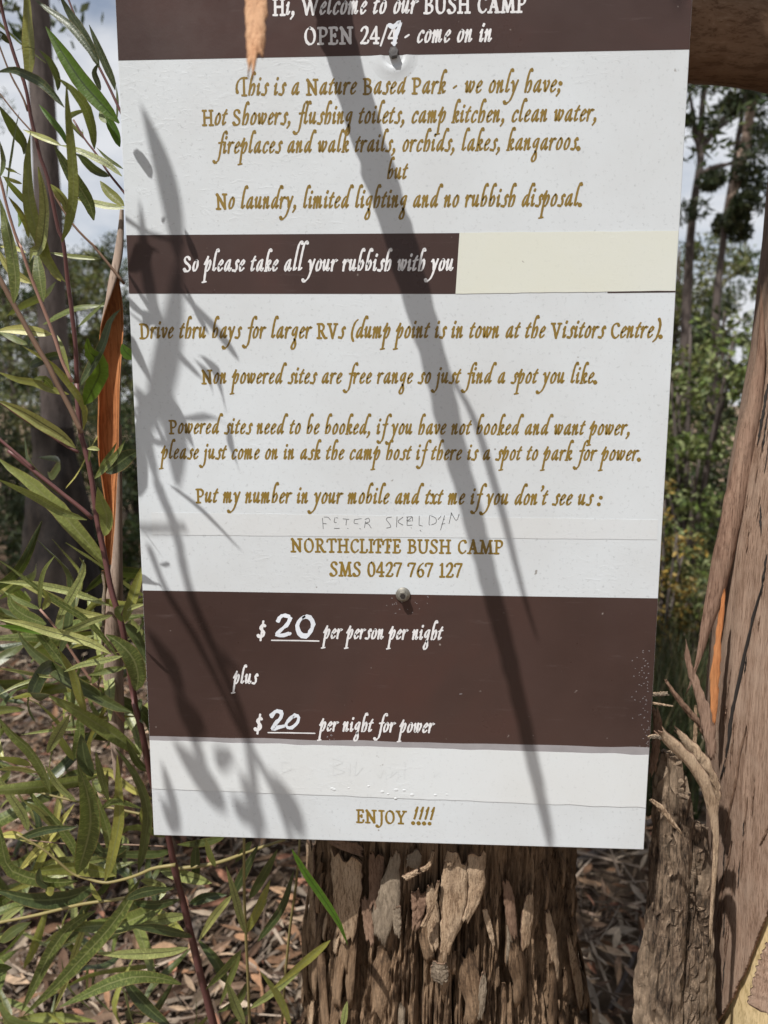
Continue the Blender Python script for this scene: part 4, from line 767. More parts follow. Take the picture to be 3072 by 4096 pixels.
def leaf_mesh(name, path, width, mat, roll_=0.0, fold=.22, wav=.05, seed=0, n=11):
    c = spline(path, n); T = unit(np.gradient(c, axis=0)); t = np.linspace(0, 1, n)          # t = 0 at the stalk
    w = width * .5 * np.clip(np.sin(math.pi * np.clip(t * .97 + .03, 0, 1) ** .85), .02, 1) ** .75; w[0] = width * .045; w[-1] = width * .03
    v = []; uv = []; f = []
    for i in range(n):
        s = unit(np.cross(T[i], (0, -1, .15))); nn = unit(np.cross(s, T[i])); a = roll_ + .28 * noise.noise((seed * 3.1, i * .25, 2))
        s, nn = s * math.cos(a) + nn * math.sin(a), nn * math.cos(a) - s * math.sin(a)
        for j, u in enumerate((-1, -.5, 0, .5, 1)):
            q = c[i] + s * u * w[i] * (1 + .06 * noise.noise((i * .9, u * 2, seed))) + nn * (abs(u) * w[i] * fold + width * wav * noise.noise((i * .8, u * 1.5, seed + 3)) * (1 if j != 2 else .3))
            v.append(q); uv.append(((u + 1) / 2, t[i]))
    for i in range(n - 1):
        for j in range(4): a = i * 5 + j; f.append((a, a + 1, a + 6, a + 5))
    return mesh(name, v, f, MAT[mat], True, None, uv)
LV = []   # (points from stalk to tip, width px, material key, depth offset, roll)
def add(pts, w, m='leaf', off=None, roll_=None): LV.append((pts, w, m, off, roll_))
def seq(fn, s): return [fn(*map(float, p.split(','))) for p in s.split()]
a_ = lambda s: seq(A_, s); b_ = lambda s: seq(B_, s); c_ = lambda s: seq(C_, s); d_ = lambda s: seq(D_, s)
k1 = 1 / 2.2117; k2 = 1 / 2.0114; k3 = 1 / 1.3825
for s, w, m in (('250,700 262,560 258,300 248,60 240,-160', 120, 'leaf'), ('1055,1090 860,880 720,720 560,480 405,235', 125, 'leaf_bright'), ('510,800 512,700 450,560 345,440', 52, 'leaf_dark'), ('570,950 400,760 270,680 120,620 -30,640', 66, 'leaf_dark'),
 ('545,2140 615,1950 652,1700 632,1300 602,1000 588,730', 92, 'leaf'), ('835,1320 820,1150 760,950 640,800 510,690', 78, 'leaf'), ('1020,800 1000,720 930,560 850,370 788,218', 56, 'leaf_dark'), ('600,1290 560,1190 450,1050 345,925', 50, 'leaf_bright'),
 ('1080,1560 950,1450 850,1400 670,1320 530,1285', 55, 'leaf_pale_lit'), ('545,1290 430,1240 350,1210 205,1148', 46, 'leaf_pale_lit'), ('970,1560 850,1510 750,1420 668,1358', 66, 'leaf_dark'), ('210,1365 220,1290 150,1170 80,1060 -10,930', 90, 'leaf_dark'), ('60,1750 80,1550 110,1350 140,1140 172,990', 30, 'leaf'),
 ('580,1880 582,1800 530,1720 448,1630', 80, 'leaf_pale_lit'), ('830,1950 790,1800 700,1650 590,1480 480,1290', 100, 'leaf'), ('1100,1842 950,1822 800,1790 660,1755', 58, 'leaf_pale_lit'), ('1100,1825 960,1700 885,1600', 75, 'leaf'), ('1090,1495 950,1400 855,1305', 26, 'leaf'),
 ('0,1560 24,1500 34,1400 0,1250', 70, 'leaf'), ('190,1550 120,1520 40,1480', 34, 'leaf_pale_lit'), ('195,1625 120,1600 20,1560', 28, 'leaf_pale_lit'), ('265,1835 150,1700 30,1560', 46, 'leaf'), ('255,2110 240,2000 180,1870 75,1740', 58, 'leaf'), ('165,2010 182,1950 158,1885', 34, 'leaf_bright'),
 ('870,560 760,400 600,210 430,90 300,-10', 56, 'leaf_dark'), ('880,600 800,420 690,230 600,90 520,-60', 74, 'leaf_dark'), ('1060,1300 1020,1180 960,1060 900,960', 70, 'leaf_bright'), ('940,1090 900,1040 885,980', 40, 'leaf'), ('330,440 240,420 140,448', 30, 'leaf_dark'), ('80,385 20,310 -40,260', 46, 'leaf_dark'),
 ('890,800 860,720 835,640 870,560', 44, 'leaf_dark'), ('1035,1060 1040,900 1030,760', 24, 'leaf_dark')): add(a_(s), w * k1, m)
add([B_(575, 500), B_(500, 420), B_(420, 330), A_(400, 2212), A_(340, 2080), A_(270, 1850), A_(250, 1600), A_(250, 1350), A_(272, 1170)], 110 * k1, 'leaf', -.03)
add([B_(262, 325), B_(300, 220), A_(350, 2212), A_(382, 2080), A_(402, 1850), A_(380, 1650), A_(338, 1475)], 100 * k1, 'leaf_pale_lit', -.03)
add([B_(120, 692), B_(140, 500), B_(110, 250), B_(60, 0), A_(60, 2000), A_(0, 1760)], 115 * k1, 'leaf', -.05)
for s, w, m in (('275,515 150,440 60,350 -20,210', 72, 'leaf_pale_lit'), ('385,680 350,450 325,230', 100, 'leaf'), ('540,500 470,420 400,270', 40, 'leaf'), ('890,300 750,290 550,265 430,240', 36, 'leaf_pale_lit'), ('230,245 120,205 0,190', 40, 'leaf_pale_lit'), ('458,970 330,948 200,930 60,930 -40,945', 84, 'leaf_pale_lit'),
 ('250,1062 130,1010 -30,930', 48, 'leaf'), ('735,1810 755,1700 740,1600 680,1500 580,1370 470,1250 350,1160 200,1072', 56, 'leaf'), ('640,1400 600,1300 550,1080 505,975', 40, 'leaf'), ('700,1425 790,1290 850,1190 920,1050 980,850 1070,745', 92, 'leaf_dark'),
 ('745,1590 830,1430 885,1300 862,1190 790,1120 775,1000', 150, 'leaf_bright'), ('612,1498 440,1450 300,1390 160,1370 -20,1300', 64, 'leaf'), ('470,1450 400,1370 290,1360', 60, 'leaf'), ('670,1975 560,1870 400,1770 200,1650 -20,1550', 105, 'leaf_pale_lit'), ('690,900 800,800 930,680', 40, 'leaf'),
 ('1180,1180 1110,1120 1080,1050', 90, 'leaf_bright'), ('780,2100 800,1980 785,1880', 34, 'leaf'), ('880,1990 830,1975 770,1980', 36, 'leaf_pale_lit')): add(b_(s), w * k1, m)
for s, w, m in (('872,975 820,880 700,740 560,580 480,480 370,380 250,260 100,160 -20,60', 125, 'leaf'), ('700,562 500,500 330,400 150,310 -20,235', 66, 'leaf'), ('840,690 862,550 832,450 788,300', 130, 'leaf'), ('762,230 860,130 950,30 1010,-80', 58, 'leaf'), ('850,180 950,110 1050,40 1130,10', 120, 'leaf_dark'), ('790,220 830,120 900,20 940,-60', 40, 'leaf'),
 ('445,1412 530,1250 600,1130 682,950 640,865', 72, 'leaf_pale_lit'), ('965,1695 900,1600 800,1470 700,1370 560,1280 400,1180 260,1080 130,980 -20,880', 56, 'leaf'), ('880,1250 720,1190 580,1140 400,1100 200,1070 -20,1060', 60, 'leaf_pale_lit'), ('322,1282 150,1210 25,1135', 40, 'leaf'), ('372,1402 200,1330 100,1250 70,1150', 100, 'leaf'),
 ('320,1282 325,1100 360,960 445,845', 36, 'leaf'), ('340,1282 392,1200 350,1115', 60, 'leaf'), ('988,1402 1062,1220 1112,1050 1155,920', 84, 'leaf'), ('890,1640 750,1560 600,1510 400,1460 200,1400 -20,1360', 74, 'leaf_pale_lit'), ('400,1480 200,1440 -20,1410', 50, 'leaf_bright'),
 ('1062,2112 900,2050 740,1950 540,1840 380,1720 220,1580 135,1440', 104, 'leaf_dark'), ('1092,1935 1112,1840 1090,1720 1030,1620 930,1530 850,1485', 140, 'leaf'), ('905,1328 750,1370 600,1430 480,1462', 54, 'leaf_pale_lit'), ('1020,1292 1080,1260 1165,1240', 36, 'leaf_pale_lit'), ('690,2110 650,1980 600,1800 540,1700 478,1610', 100, 'leaf'),
 ('425,1832 300,1810 150,1780 -20,1755', 30, 'leaf_pale_lit'), ('400,1808 150,1890 -20,1975', 30, 'leaf_pale_lit'), ('985,1658 850,1690 650,1730 515,1785', 48, 'leaf_pale_lit'), ('1000,1750 850,1780 705,1812', 52, 'leaf'), ('555,1590 660,1550 800,1530', 44, 'leaf'), ('1000,1400 1060,1450 1130,1560 1170,1700', 90, 'leaf_dark'), ('980,1380 955,1300 1000,1255', 70, 'leaf_dark'), ('1100,1470 1150,1390 1130,1330', 26, 'leaf'),
 ('740,1880 800,1760 830,1640', 60, 'leaf'), ('560,1600 620,1540 760,1490', 40, 'leaf_pale_lit'), ('1140,2000 1110,2100 1150,2200', 70, 'leaf_dark')): add(c_(s), w * k2, m)
for s, w, m in (('775,300 640,200 520,120 430,60 260,-30', 80, 'leaf'), ('278,512 250,420 210,340 150,260 60,180 -20,80', 72, 'leaf'), ('450,160 300,165 115,192', 18, 'leaf_pale_lit'), ('262,292 330,170 385,80', 58, 'leaf_pale_lit'), ('408,335 350,240 288,135', 40, 'leaf'), ('412,325 440,200 440,60', 56, 'leaf'), ('510,425 470,330 450,190', 80, 'leaf_dark'),
 ('765,955 800,780 818,620 780,480 720,370 638,265', 54, 'leaf_dark'), ('580,1002 612,900 640,780 662,650 660,500 648,305', 70, 'leaf'), ('428,965 482,780 502,650 480,500 430,358', 112, 'leaf'), ('640,985 620,860 590,700 540,560 508,435', 54, 'leaf'), ('432,905 400,800 330,700 230,590 140,480', 68, 'leaf'), ('155,725 130,640 60,530 -20,400', 62, 'leaf_pale_lit'),
 ('105,945 220,820 320,700 412,575', 48, 'leaf_pale_lit'), ('292,705 230,620 130,558', 46, 'leaf_pale_lit'), ('430,1000 300,1010 150,980 50,930 15,820 -10,660', 82, 'leaf'), ('640,968 450,930 300,935 150,955', 84, 'leaf'), ('525,1025 400,1085 200,1105 -30,1050', 105, 'leaf_dark'), ('885,942 1000,965 1100,990 1172,1012', 70, 'leaf_pale_lit'), ('778,998 850,1010 915,1040 880,1105', 60, 'leaf_pale_lit'),
 ('772,995 700,1130 590,1280 450,1430 300,1590 130,1745', 78, 'leaf'), ('530,1165 400,1240 290,1380 200,1560 118,1725', 70, 'leaf'), ('930,1108 790,1190 650,1240 500,1250 355,1270', 92, 'leaf'), ('1065,1312 1000,1290 850,1260 715,1248', 56, 'leaf_dark'), ('1032,1188 900,1210 765,1242', 64, 'leaf_pale_lit'), ('1042,1368 950,1390 800,1402 650,1405 525,1400', 60, 'leaf_pale_lit'),
 ('1002,1572 900,1540 750,1530 600,1570 450,1640 330,1698', 72, 'leaf'), ('695,1555 760,1640 850,1730 960,1820', 70, 'leaf_dark'), ('1250,1565 1200,1450 1095,1325', 56, 'leaf_dark'), ('470,965 478,900 470,840', 30, 'leaf'), ('460,1160 470,1230 420,1380 370,1540 290,1740', 36, 'leaf_pale_lit'), ('700,1100 800,1060 960,1040', 60, 'leaf_dark'), ('740,1120 860,1130 1000,1100', 60, 'leaf_dark'),
 ('100,770 250,720 430,700', 46, 'leaf_dark'), ('0,1340 90,1270 170,1230', 60, 'leaf_dark'), ('0,1230 60,1180 130,1140', 40, 'leaf_pale_lit'), ('0,750 90,745 190,800', 40, 'leaf_pale_lit'), ('210,400 90,375 -20,385', 34, 'leaf_pale_lit'), ('170,360 80,330 -20,315', 44, 'leaf'), ('560,600 640,560 790,600', 40, 'leaf'), ('420,560 330,480 250,360', 40, 'leaf_pale_lit'), ('700,820 560,840 500,720', 70, 'leaf_dark'),
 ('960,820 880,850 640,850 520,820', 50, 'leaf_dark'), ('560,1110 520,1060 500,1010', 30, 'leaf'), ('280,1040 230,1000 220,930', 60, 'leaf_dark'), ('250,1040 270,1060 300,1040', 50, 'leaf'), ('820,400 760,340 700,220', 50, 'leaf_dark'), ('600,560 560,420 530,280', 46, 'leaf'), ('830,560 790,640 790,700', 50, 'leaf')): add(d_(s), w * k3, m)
rl = random.Random(11)
for i, (pts, w, m, off, ro) in enumerate(LV):
    o_ = rl.uniform(-.045, .035) if off is None else off
    hide = any(in_sign(x, y) for x, y in pts)
    path = []; n = len(pts); bend = rl.uniform(-.035, .02)
    for j, (x, y) in enumerate(pts):
        d = ydep(y) + o_ + bend * (j / (n - 1)) ** 1.5
        if hide: d = max(d, .03 + .02 * (i % 4))
        path.append(P(x, y, d))
    sc = np.mean([(q[1] - CAM[1]) for q in path]) / FPX
    link('leaf', leaf_mesh('leaf', path, w * sc * 1.14, m, rl.uniform(-.34, .34) if ro is None else ro, rl.uniform(.05, .35), rl.uniform(.03, .09), i), SH)
# further leaves of the shrub, behind and above (outside the picture they carry on up the stems)
var = [leaf_mesh('leaf', [(0, 0, 0), (.004, .0, .03), (.012 * s, -.006 * s, .065), (.02 * s, -.02, .10)], .0105, ('leaf', 'leaf_dark', 'leaf_pale_lit', 'leaf')[i % 4], 0, .2, .06, 90 + i) for i, s in enumerate((1, -1, 2, -2, .4, -.6))]
def extra(parent, x, y, z, s=1.0, up=None):
    o = link('leaf', var[rl.randrange(6)], parent); o.matrix_parent_inverse = Matrix.Identity(4)
    o.location = Vector((x, y, z)) - parent.location
    o.rotation_euler = (rl.uniform(-1.5, 1.5) if up is None else up, rl.uniform(-1.6, 1.6), rl.uniform(0, 6.28)); o.scale = (s,) * 3
for i in range(190):                                                                        # in front of the litter, low and behind
    px, py = rl.uniform(-250, 640), rl.uniform(2350, 4400); d = ydep(py) + rl.uniform(.05, .30); extra(SH, *P(px, py, d), rl.uniform(.9, 1.7))
for i in range(14):
    px, py = rl.uniform(-350, 420), rl.uniform(200, 2000); extra(SH, *P(px, py, rl.uniform(.12, .3)), rl.uniform(.7, 1.2))
# leafy stem tips of the same shrub above and left of the frame: they shade the left of the board
def shade_leaf(S0, S1, q0, q1, w, m='leaf', cur=0):
    A = caster(*S0, q0 * 1.5); B = caster(*S1, q1 * 1.5); mid = (A + B) / 2 + np.array([cur, 0, 0])
    link('leaf', leaf_mesh('leaf', [A, mid, B], w, m, rl.uniform(-.2, .2), .1, .03, rl.randrange(99)), SH)
for S0, S1, q0, q1, w, cur in (((720, 1060), (565, 420), .17, .15, .020, .006), ((590, 1760), (720, 1020), .15, .17, .022, .004), ((640, 1350), (560, 800), .12, .12, .012, -.004), ((720, 1950), (640, 1500), .14, .15, .024, .004), ((560, 1900), (650, 1250), .13, .13, .012, 0),
    ((740, 2770), (586, 2520), .18, .16, .020, .003), ((905, 3250), (690, 2960), .2, .2, .020, .002), ((925, 3070), (860, 2985), .2, .2, .022, 0), ((1010, 3310), (930, 3180), .21, .21, .020, .002), ((1215, 3360), (1085, 3090), .24, .22, .019, .002), ((704, 3345), (640, 3180), .17, .17, .009, 0),
    ((830, 3060), (760, 2940), .2, .19, .016, 0), ((720, 3340), (650, 3050), .16, .17, .012, 0), ((960, 2700), (830, 2560), .22, .2, .016, 0), ((800, 2960), (700, 2760), .19, .19, .022, .003), ((1060, 3340), (960, 3080), .23, .22, .014, 0)): shade_leaf(S0, S1, q0, q1, w, 'leaf', cur)
for pts, w in (([(560, 1560, .11), (620, 1900, .13), (700, 2110, .15), (760, 2370, .17), (842, 2560, .18), (925, 2760, .2), (994, 2960, .21), (1040, 3380, .23)], .0085), ([(600, 2200, .13), (667, 2366, .15), (779, 2549, .17), (882, 2748, .19), (978, 2947, .2), (1090, 3150, .22), (1180, 3400, .23)], .006), ([(560, 2112, .14), (640, 2116, .145), (745, 2110, .15)], .004)):
    path = spline([caster(p[0], p[1], p[2] * 1.4) for p in pts], 30); v, f = tube(path, w * .5, 7, True, .2); link('branch', mesh('branch', v, f, MAT['stem_red']), SH)

# ------------------------------------------------------------------ young wattle under the sign's left corner
YW = empty('young_wattle', P(1010, 5000, .20) * np.array([1, 1, 0]), 'young green wattle seedling below the lower left corner of the sign', 'shrub')
def y2(pts, off): return [P(x, y, .06 + (y - 3350) * .00012 + off) for x, y in pts]
for pts, off in ((d_('1350,700 1350,880 1350,1050 1360,1300 1370,1500 1380,1792') + [(1005, 4400), (1015, 5100)], .0), (d_('1580,770 1400,830 1200,900 980,935'), .05), (d_('1659,760 1640,1000 1600,1300 1560,1790') + [(1120, 4600), (1110, 5100)], .07)):
    path = spline(y2(pts, off), 24); v, f = tube(path, np.linspace(.0016, .0026, 24), 7, True, .15); link('stem', mesh('stem', v, f, MAT['stem_green']), YW)
for s, w, m, off in (('1362,1300 1330,1200 1300,1080 1250,918', 48, 'leaf_pale_lit', -.02), ('1605,1800 1570,1700 1520,1600 1438,1500', 66, 'leaf', -.03), ('1335,1380 1230,1500 1138,1602', 50, 'leaf', -.02), ('1352,1800 1300,1680 1255,1555', 60, 'leaf_pale_lit', -.02), ('1282,1078 1180,1200 1098,1335', 50, 'leaf_pale_lit', 0), ('1385,1705 1500,1620 1665,1495', 50, 'leaf_pale_lit', -.01),
 ('1270,1090 1300,1050 1430,800', 60, 'leaf_dark', .03), ('1380,1100 1450,980 1535,825', 60, 'leaf_dark', .03), ('1425,1335 1560,1150 1625,945', 50, 'leaf_dark', .04), ('1190,922 1160,850 1135,765', 40, 'leaf', .03), ('1368,1285 1440,1130 1495,995', 54, 'leaf', 0), ('1050,1125 1150,1090 1255,1078', 60, 'leaf_dark', .04), ('1090,990 1080,880 1090,770', 60, 'leaf_dark', .05), ('1240,760 1120,790 980,800', 50, 'leaf_dark', .05),
 ('1390,780 1330,860 1300,900', 44, 'leaf_dark', .05), ('1330,1390 1290,1500 1215,1690', 40, 'leaf', .01), ('1370,1560 1320,1660 1200,1730', 46, 'leaf_dark', .03), ('1375,1690 1340,1740 1240,1800', 46, 'leaf_dark', .03), ('1360,1260 1420,1180 1480,1100', 44, 'leaf_pale_lit', .02)):
    path = y2(d_(s), off); sc = np.mean([q[1] - CAM[1] for q in path]) / FPX
    link('leaf', leaf_mesh('leaf', path, w * k3 * sc, m, rl.uniform(-.4, .4), rl.uniform(.05, .3), .05, rl.randrange(99)), YW)
E2 = lambda s: [E_(*map(float, p.split(','))) for p in s.split()]
for s, w, m, y in (('80,115 140,220 230,350 300,460 345,568', 40, 'leaf_bright', -.02), ('262,545 150,640 -10,775', 50, 'leaf', .0), ('320,960 342,835', 36, 'leaf_pale_lit', -.02)):
    path = [P(px, py, y) for px, py in E2(s)]; link('leaf', leaf_mesh('leaf', path, w / 1.185 * .7 / FPX, m, .2, .15, .04, 3), YW)

# ------------------------------------------------------------------ litter of dead leaves, bark and twigs
rg = np.random.default_rng(5); V = []; Fq = []; Cc = []
pal = np.array([(.33, .20, .125), (.36, .245, .16), (.27, .19, .14), (.40, .31, .23), (.16, .095, .06), (.30, .26, .22), (.38, .20, .14), (.11, .07, .05), (.42, .36, .29)])
def litter_leaf(x, y, L, w, yaw, tilt, rollv, col, h):
    t = np.array([math.cos(yaw) * math.cos(tilt), math.sin(yaw) * math.cos(tilt), math.sin(tilt)]); s = unit(np.cross(t, (0, 0, 1))); nn = np.cross(s, t)
    s, nn = s * math.cos(rollv) + nn * math.sin(rollv), nn * math.cos(rollv) - s * math.sin(rollv)
    c = np.array([x, y, gz(x, y) + h]); o = len(V); cv = rg.uniform(-.25, .35)
    for u, k in ((-.5, .08), (-.22, .85), (.1, 1.), (.5, .06)):
        b = c + t * u * L + nn * cv * L * (.25 - u * u)
        V.append(b + s * w * k * .5 + nn * w * .16 * k); V.append(b - s * w * k * .5 + nn * w * .16 * k); V.append(b)
    for i in range(3):
        a = o + i * 3; Fq.append((a, a + 2, a + 5, a + 3)); Fq.append((a + 2, a + 1, a + 4, a + 5))
    Cc.extend([col] * 12)
for n_, (xa, xb, ya, yb) in ((9500, (-2.6, 1.6, .55, 3.2)), (4500, (-4, 4.5, 2.8, 7)), (1500, (-1, 3.0, .3, 2.2))):
    for i in range(n_):
        x, y = rg.uniform(xa, xb), rg.uniform(ya, yb); L = rg.uniform(.035, .10); c = pal[rg.integers(len(pal))] * rg.uniform(.18, 1.0) * np.array([1.08, 1, .92])
        litter_leaf(x, y, L, L * rg.uniform(.14, .30), rg.uniform(0, 6.28), rg.normal(0, .28), rg.normal(0, .75), c, rg.uniform(.004, .075))
for i in range(5200):
    x, y = rg.uniform(-2.6, 2.2), rg.uniform(.5, 4.0); L = rg.uniform(.05, .32); r = rg.uniform(.0012, .004); yaw = rg.uniform(0, 6.28); tl = rg.normal(0, .14)
    t = np.array([math.cos(yaw) * math.cos(tl), math.sin(yaw) * math.cos(tl), math.sin(tl)]); s = unit(np.cross(t, (0, 0, 1))); nn = np.cross(s, t); c = np.array([x, y, gz(x, y) + rg.uniform(.005, .055)])
    o = len(V); b1 = rg.normal(0, .08)
    for u in (-.5, 0, .5):
        for a in (0, 2.1, 4.2): V.append(c + t * u * L + s * b1 * L * (.25 - u * u) + (s * math.cos(a) + nn * math.sin(a)) * r * (1.2 - u))
    for q in range(2):
        for j in range(3): a = o + q * 3; Fq.append((a + j, a + (j + 1) % 3, a + 3 + (j + 1) % 3, a + 3 + j))
    Cc.extend([np.array([(.26, .20, .155), (.17, .12, .09), (.34, .27, .21)][i % 3]) * rg.uniform(.6, 1.1)] * 9)
tag(link('leaf_litter', mesh('leaf_litter', V, Fq, MAT['litter'], False, None, None, np.array(Cc))), 'brown dead leaves and twigs covering the bush floor', 'leaf litter', None, 'stuff')
for i, (a, b, y, r, lab) in enumerate((((300, 4096), (430, 3790), 1.0, .011, 'grey fallen stick lying nearest the bottom edge of the leaf litter'), ((820, 4080), (640, 3820), 1.05, .008, 'thin fallen stick beside the wattle stem foot'), ((0, 3260), (280, 3330), 1.5, .012, 'pale fallen stick behind the wattle leaves at far left'),
        ((2330, 3490), (2640, 3560), 1.5, .014, 'dark fallen stick crossing behind the sign foot, right side'), ((2480, 3960), (2560, 3880), 1.0, .006, 'short dark twig right of the stringybark trunk'), ((60, 3000), (190, 2760), 2.4, .014, 'leaning grey stick beyond the wattle shrub'))):
    A = P(*a, y); B = P(*b, y + .25)
    A[2] = gz(A[0], A[1]) + r + .01; B[2] = gz(B[0], B[1]) + r + .02
    d = B - A; A = A - d * .4; B = B + d * .5; mid = (A + B) / 2 + np.array([.02, 0, .012])
    v, f = tube(spline([A, mid, B], 14), np.linspace(r, r * .6, 14), 8, True, .3); o = link('fallen_stick', mesh('fallen_stick', v, f, MAT['trunk'])); tag(o, lab, 'stick', 'sticks fallen on the litter')

# ------------------------------------------------------------------ forest behind
def ground_pt(px, Y): q = P(px, 1604, Y); return np.array([q[0], Y, gz(q[0], Y)])
def cards(cent, rad, n, L, w, cols, rs, droop=0.5):
    """leaf-sized faces spread through lumpy clumps: cent (k,3), rad (k,)"""
    k = len(cent); idx = rs.integers(0, k, n); d = unit(rs.normal(size=(n, 3))); r = rs.uniform(.25, 1, n) ** .6
    p = cent[idx] + d * (rad[idx] * r)[:, None] * np.array([1, 1, .75])
    t = unit(rs.normal(size=(n, 3)) + np.array([0, 0, -droop])); s = unit(np.cross(t, rs.normal(size=(n, 3))))
    LL = L * rs.uniform(.6, 1.3, n)[:, None]; ww = w * rs.uniform(.7, 1.2, n)[:, None]
    v = np.stack([p - t * LL * .5, p + s * ww * .5, p + t * LL * .5, p - s * ww * .5], 1).reshape(-1, 3)
    f = np.arange(4 * n).reshape(n, 4)
    tone = cols[rs.integers(0, len(cols), n)] * rs.uniform(.7, 1.25, n)[:, None]
    return v, f, np.repeat(tone, 4, 0)
GREEN = np.array([(.04, .065, .02), (.06, .082, .026), (.028, .046, .016), (.085, .10, .035)]); OLIVE = np.array([(.11, .135, .035), (.15, .155, .045), (.05, .07, .02), (.12, .11, .045)])
LIME = np.array([(.11, .16, .035), (.16, .20, .06), (.05, .075, .02), (.22, .25, .11), (.13, .15, .05)]); YEL = np.array([(.30, .20, .04), (.24, .16, .04), (.14, .12, .04), (.10, .11, .035)]); DARK = np.array([(.03, .045, .018), (.045, .06, .022), (.06, .07, .03)])
def crown_obj(parent, clumps, n, L, w, cols, seed, name='crown'):
    rs = np.random.default_rng(seed); c = np.array([q[:3] for q in clumps]); r = np.array([q[3] for q in clumps])
    v, f, cl = cards(c, r, n, L, w, cols, rs); o = link(name, mesh(name, v, f, MAT['card'], False, None, None, cl), parent); return o
def tree(label, base, h, r0, crown_z, crown_r, n, cols, seed, mat='trunk', lean=(0, 0), L=.11, w=.028, group='trees standing in the bush behind the sign', nclump=22, path=None, name='gum_tree', clumps=None, limbs=6):
    rs = np.random.default_rng(seed); t = empty(name, base, label, 'tree', group)
    if path is None: path = [base + np.array([lean[0] * z + .05 * h * .2 * math.sin(z * 5 + seed), lean[1] * z, h * z - .05]) for z in (0, .25, .5, .75, 1)]
    pth = spline(path, 24); parts = [tube(pth, np.linspace(r0, r0 * .22, 24) * (1 + .5 * np.exp(-np.arange(24) / 1.3)), 10, True, .15)]
    cl = []
    for i in range(limbs):
        u = rs.uniform(crown_z, .97); a = rs.uniform(0, 6.28); q = pth[int(u * 23)]
        e = q + np.array([math.cos(a), math.sin(a), rs.uniform(.3, 1.0)]) * crown_r * rs.uniform(.5, .95); m = (q + e) / 2 + np.array([0, 0, .1 * crown_r])
        parts.append(tube(spline([q, m, e], 8), np.linspace(r0 * .38, r0 * .08, 8), 6)); cl.append((*e, crown_r * rs.uniform(.22, .42)))
        for _ in range(2): cl.append((*(e + rs.normal(size=3) * crown_r * .3), crown_r * rs.uniform(.15, .34)))
    for i in range(nclump):
        q = pth[int(rs.uniform(crown_z, 1) * 23)] + rs.normal(size=3) * np.array([1, 1, .5]) * crown_r * .42; cl.append((*q, crown_r * rs.uniform(.14, .34)))
    v, f = join(parts); link('trunk', mesh('trunk', v, f, MAT[mat]), t)
    crown_obj(t, cl if clumps is None else clumps, n, L, w, cols, seed + 1); return t
def bush(label, base, h, wd, n, cols, seed, L=.07, w=.022, name='bush', group='bushes growing behind the sign', nst=7):
    rs = np.random.default_rng(seed); t = empty(name, base, label, 'bush', group); cl = []; parts = []
    for i in range(nst):
        a = rs.uniform(0, 6.28); e = base + np.array([math.cos(a) * wd * rs.uniform(.1, .9), math.sin(a) * wd * rs.uniform(.1, .9), h * rs.uniform(.45, 1)]); m = base + (e - base) * .5 + np.array([0, 0, h * .1])
        parts.append(tube(spline([base, m, e], 8), np.linspace(.014, .004, 8) * h, 5))
        for u in (.35, .6, .8, 1): cl.append((*(base + (e - base) * u + rs.normal(size=3) * .06 * h), wd * rs.uniform(.18, .42)))
    v, f = join(parts); link('stem', mesh('stem', v, f, MAT['trunk']), t); crown_obj(t, cl, n, L, w, cols, seed + 1, 'foliage'); return t
# left
b = ground_pt(222, 3.6)
tree('dark grey straight gum trunk close behind the wattle shrub', b, 9, .096, .72, 2.2, 2500, GREEN, 21, 'trunk', path=[np.array([b[0] + dx, b[1], z]) for dx, z in ((.0, -.1), (-.01, .8), (.015, 2.0), (.03, 3.4), (.05, 9))])
dg = bpy.data.objects['gum_tree']; cb = ground_pt(205, 3.45); cv_ = []; cf_ = []
for i, z in enumerate(np.linspace(-.1, 1.3, 46)):
    for j in range(48):
        a = 2 * math.pi * j / 48; r = (.115 + .15 * max(0, 1 - z / 1.15) ** .8) * (1 + .12 * noise.noise((math.cos(a) * 2.5, math.sin(a) * 2.5, z * 3))) - .02 * abs(noise.noise((a * 7, z * 6, 3)))
        cv_.append((cb[0] + r * math.cos(a), cb[1] + r * math.sin(a), z))
cf_ = [(i * 48 + j, i * 48 + (j + 1) % 48, (i + 1) * 48 + (j + 1) % 48, (i + 1) * 48 + j) for i in range(45) for j in range(48)]
tag(link('charred_base', mesh('charred_base', cv_, cf_, bark_mat('charcoal_bark', ((.006, .005, .005), (.016, .013, .012), (.05, .038, .03)), .6, .2, .8)), dg), 'fire blackened foot of the trunk')
TL = [(-60, 15, 5.0, .10, GREEN, 'tall broad crowned tree at far left beyond the clearing'), (60, 19, 5.4, .12, OLIVE, 'olive crowned tree left of the dark gum trunk'), (190, 24, 6.4, .12, GREEN, 'tree hidden behind the dark gum trunk'), (330, 17, 4.9, .09, OLIVE, 'olive tree just right of the dark gum trunk'),
      (430, 22, 5.9, .11, GREEN, 'green tree between the dark gum trunk and the sign edge'), (540, 18, 5.0, .10, DARK, 'dark tree nearest the left edge of the sign'), (640, 26, 6.8, .13, GREEN, 'distant green tree half hidden by the sign edge'), (-220, 22, 10, .13, GREEN, 'outermost tree of the left treeline')]
for i, (px, Y, h, r, cs, lab) in enumerate(TL): tree(lab, ground_pt(px, Y), h, r, .22, h * .30, 5200, cs, 40 + 3 * i, 'trunk', (random.uniform(-.4, .4), 0), .17, .05, nclump=30)
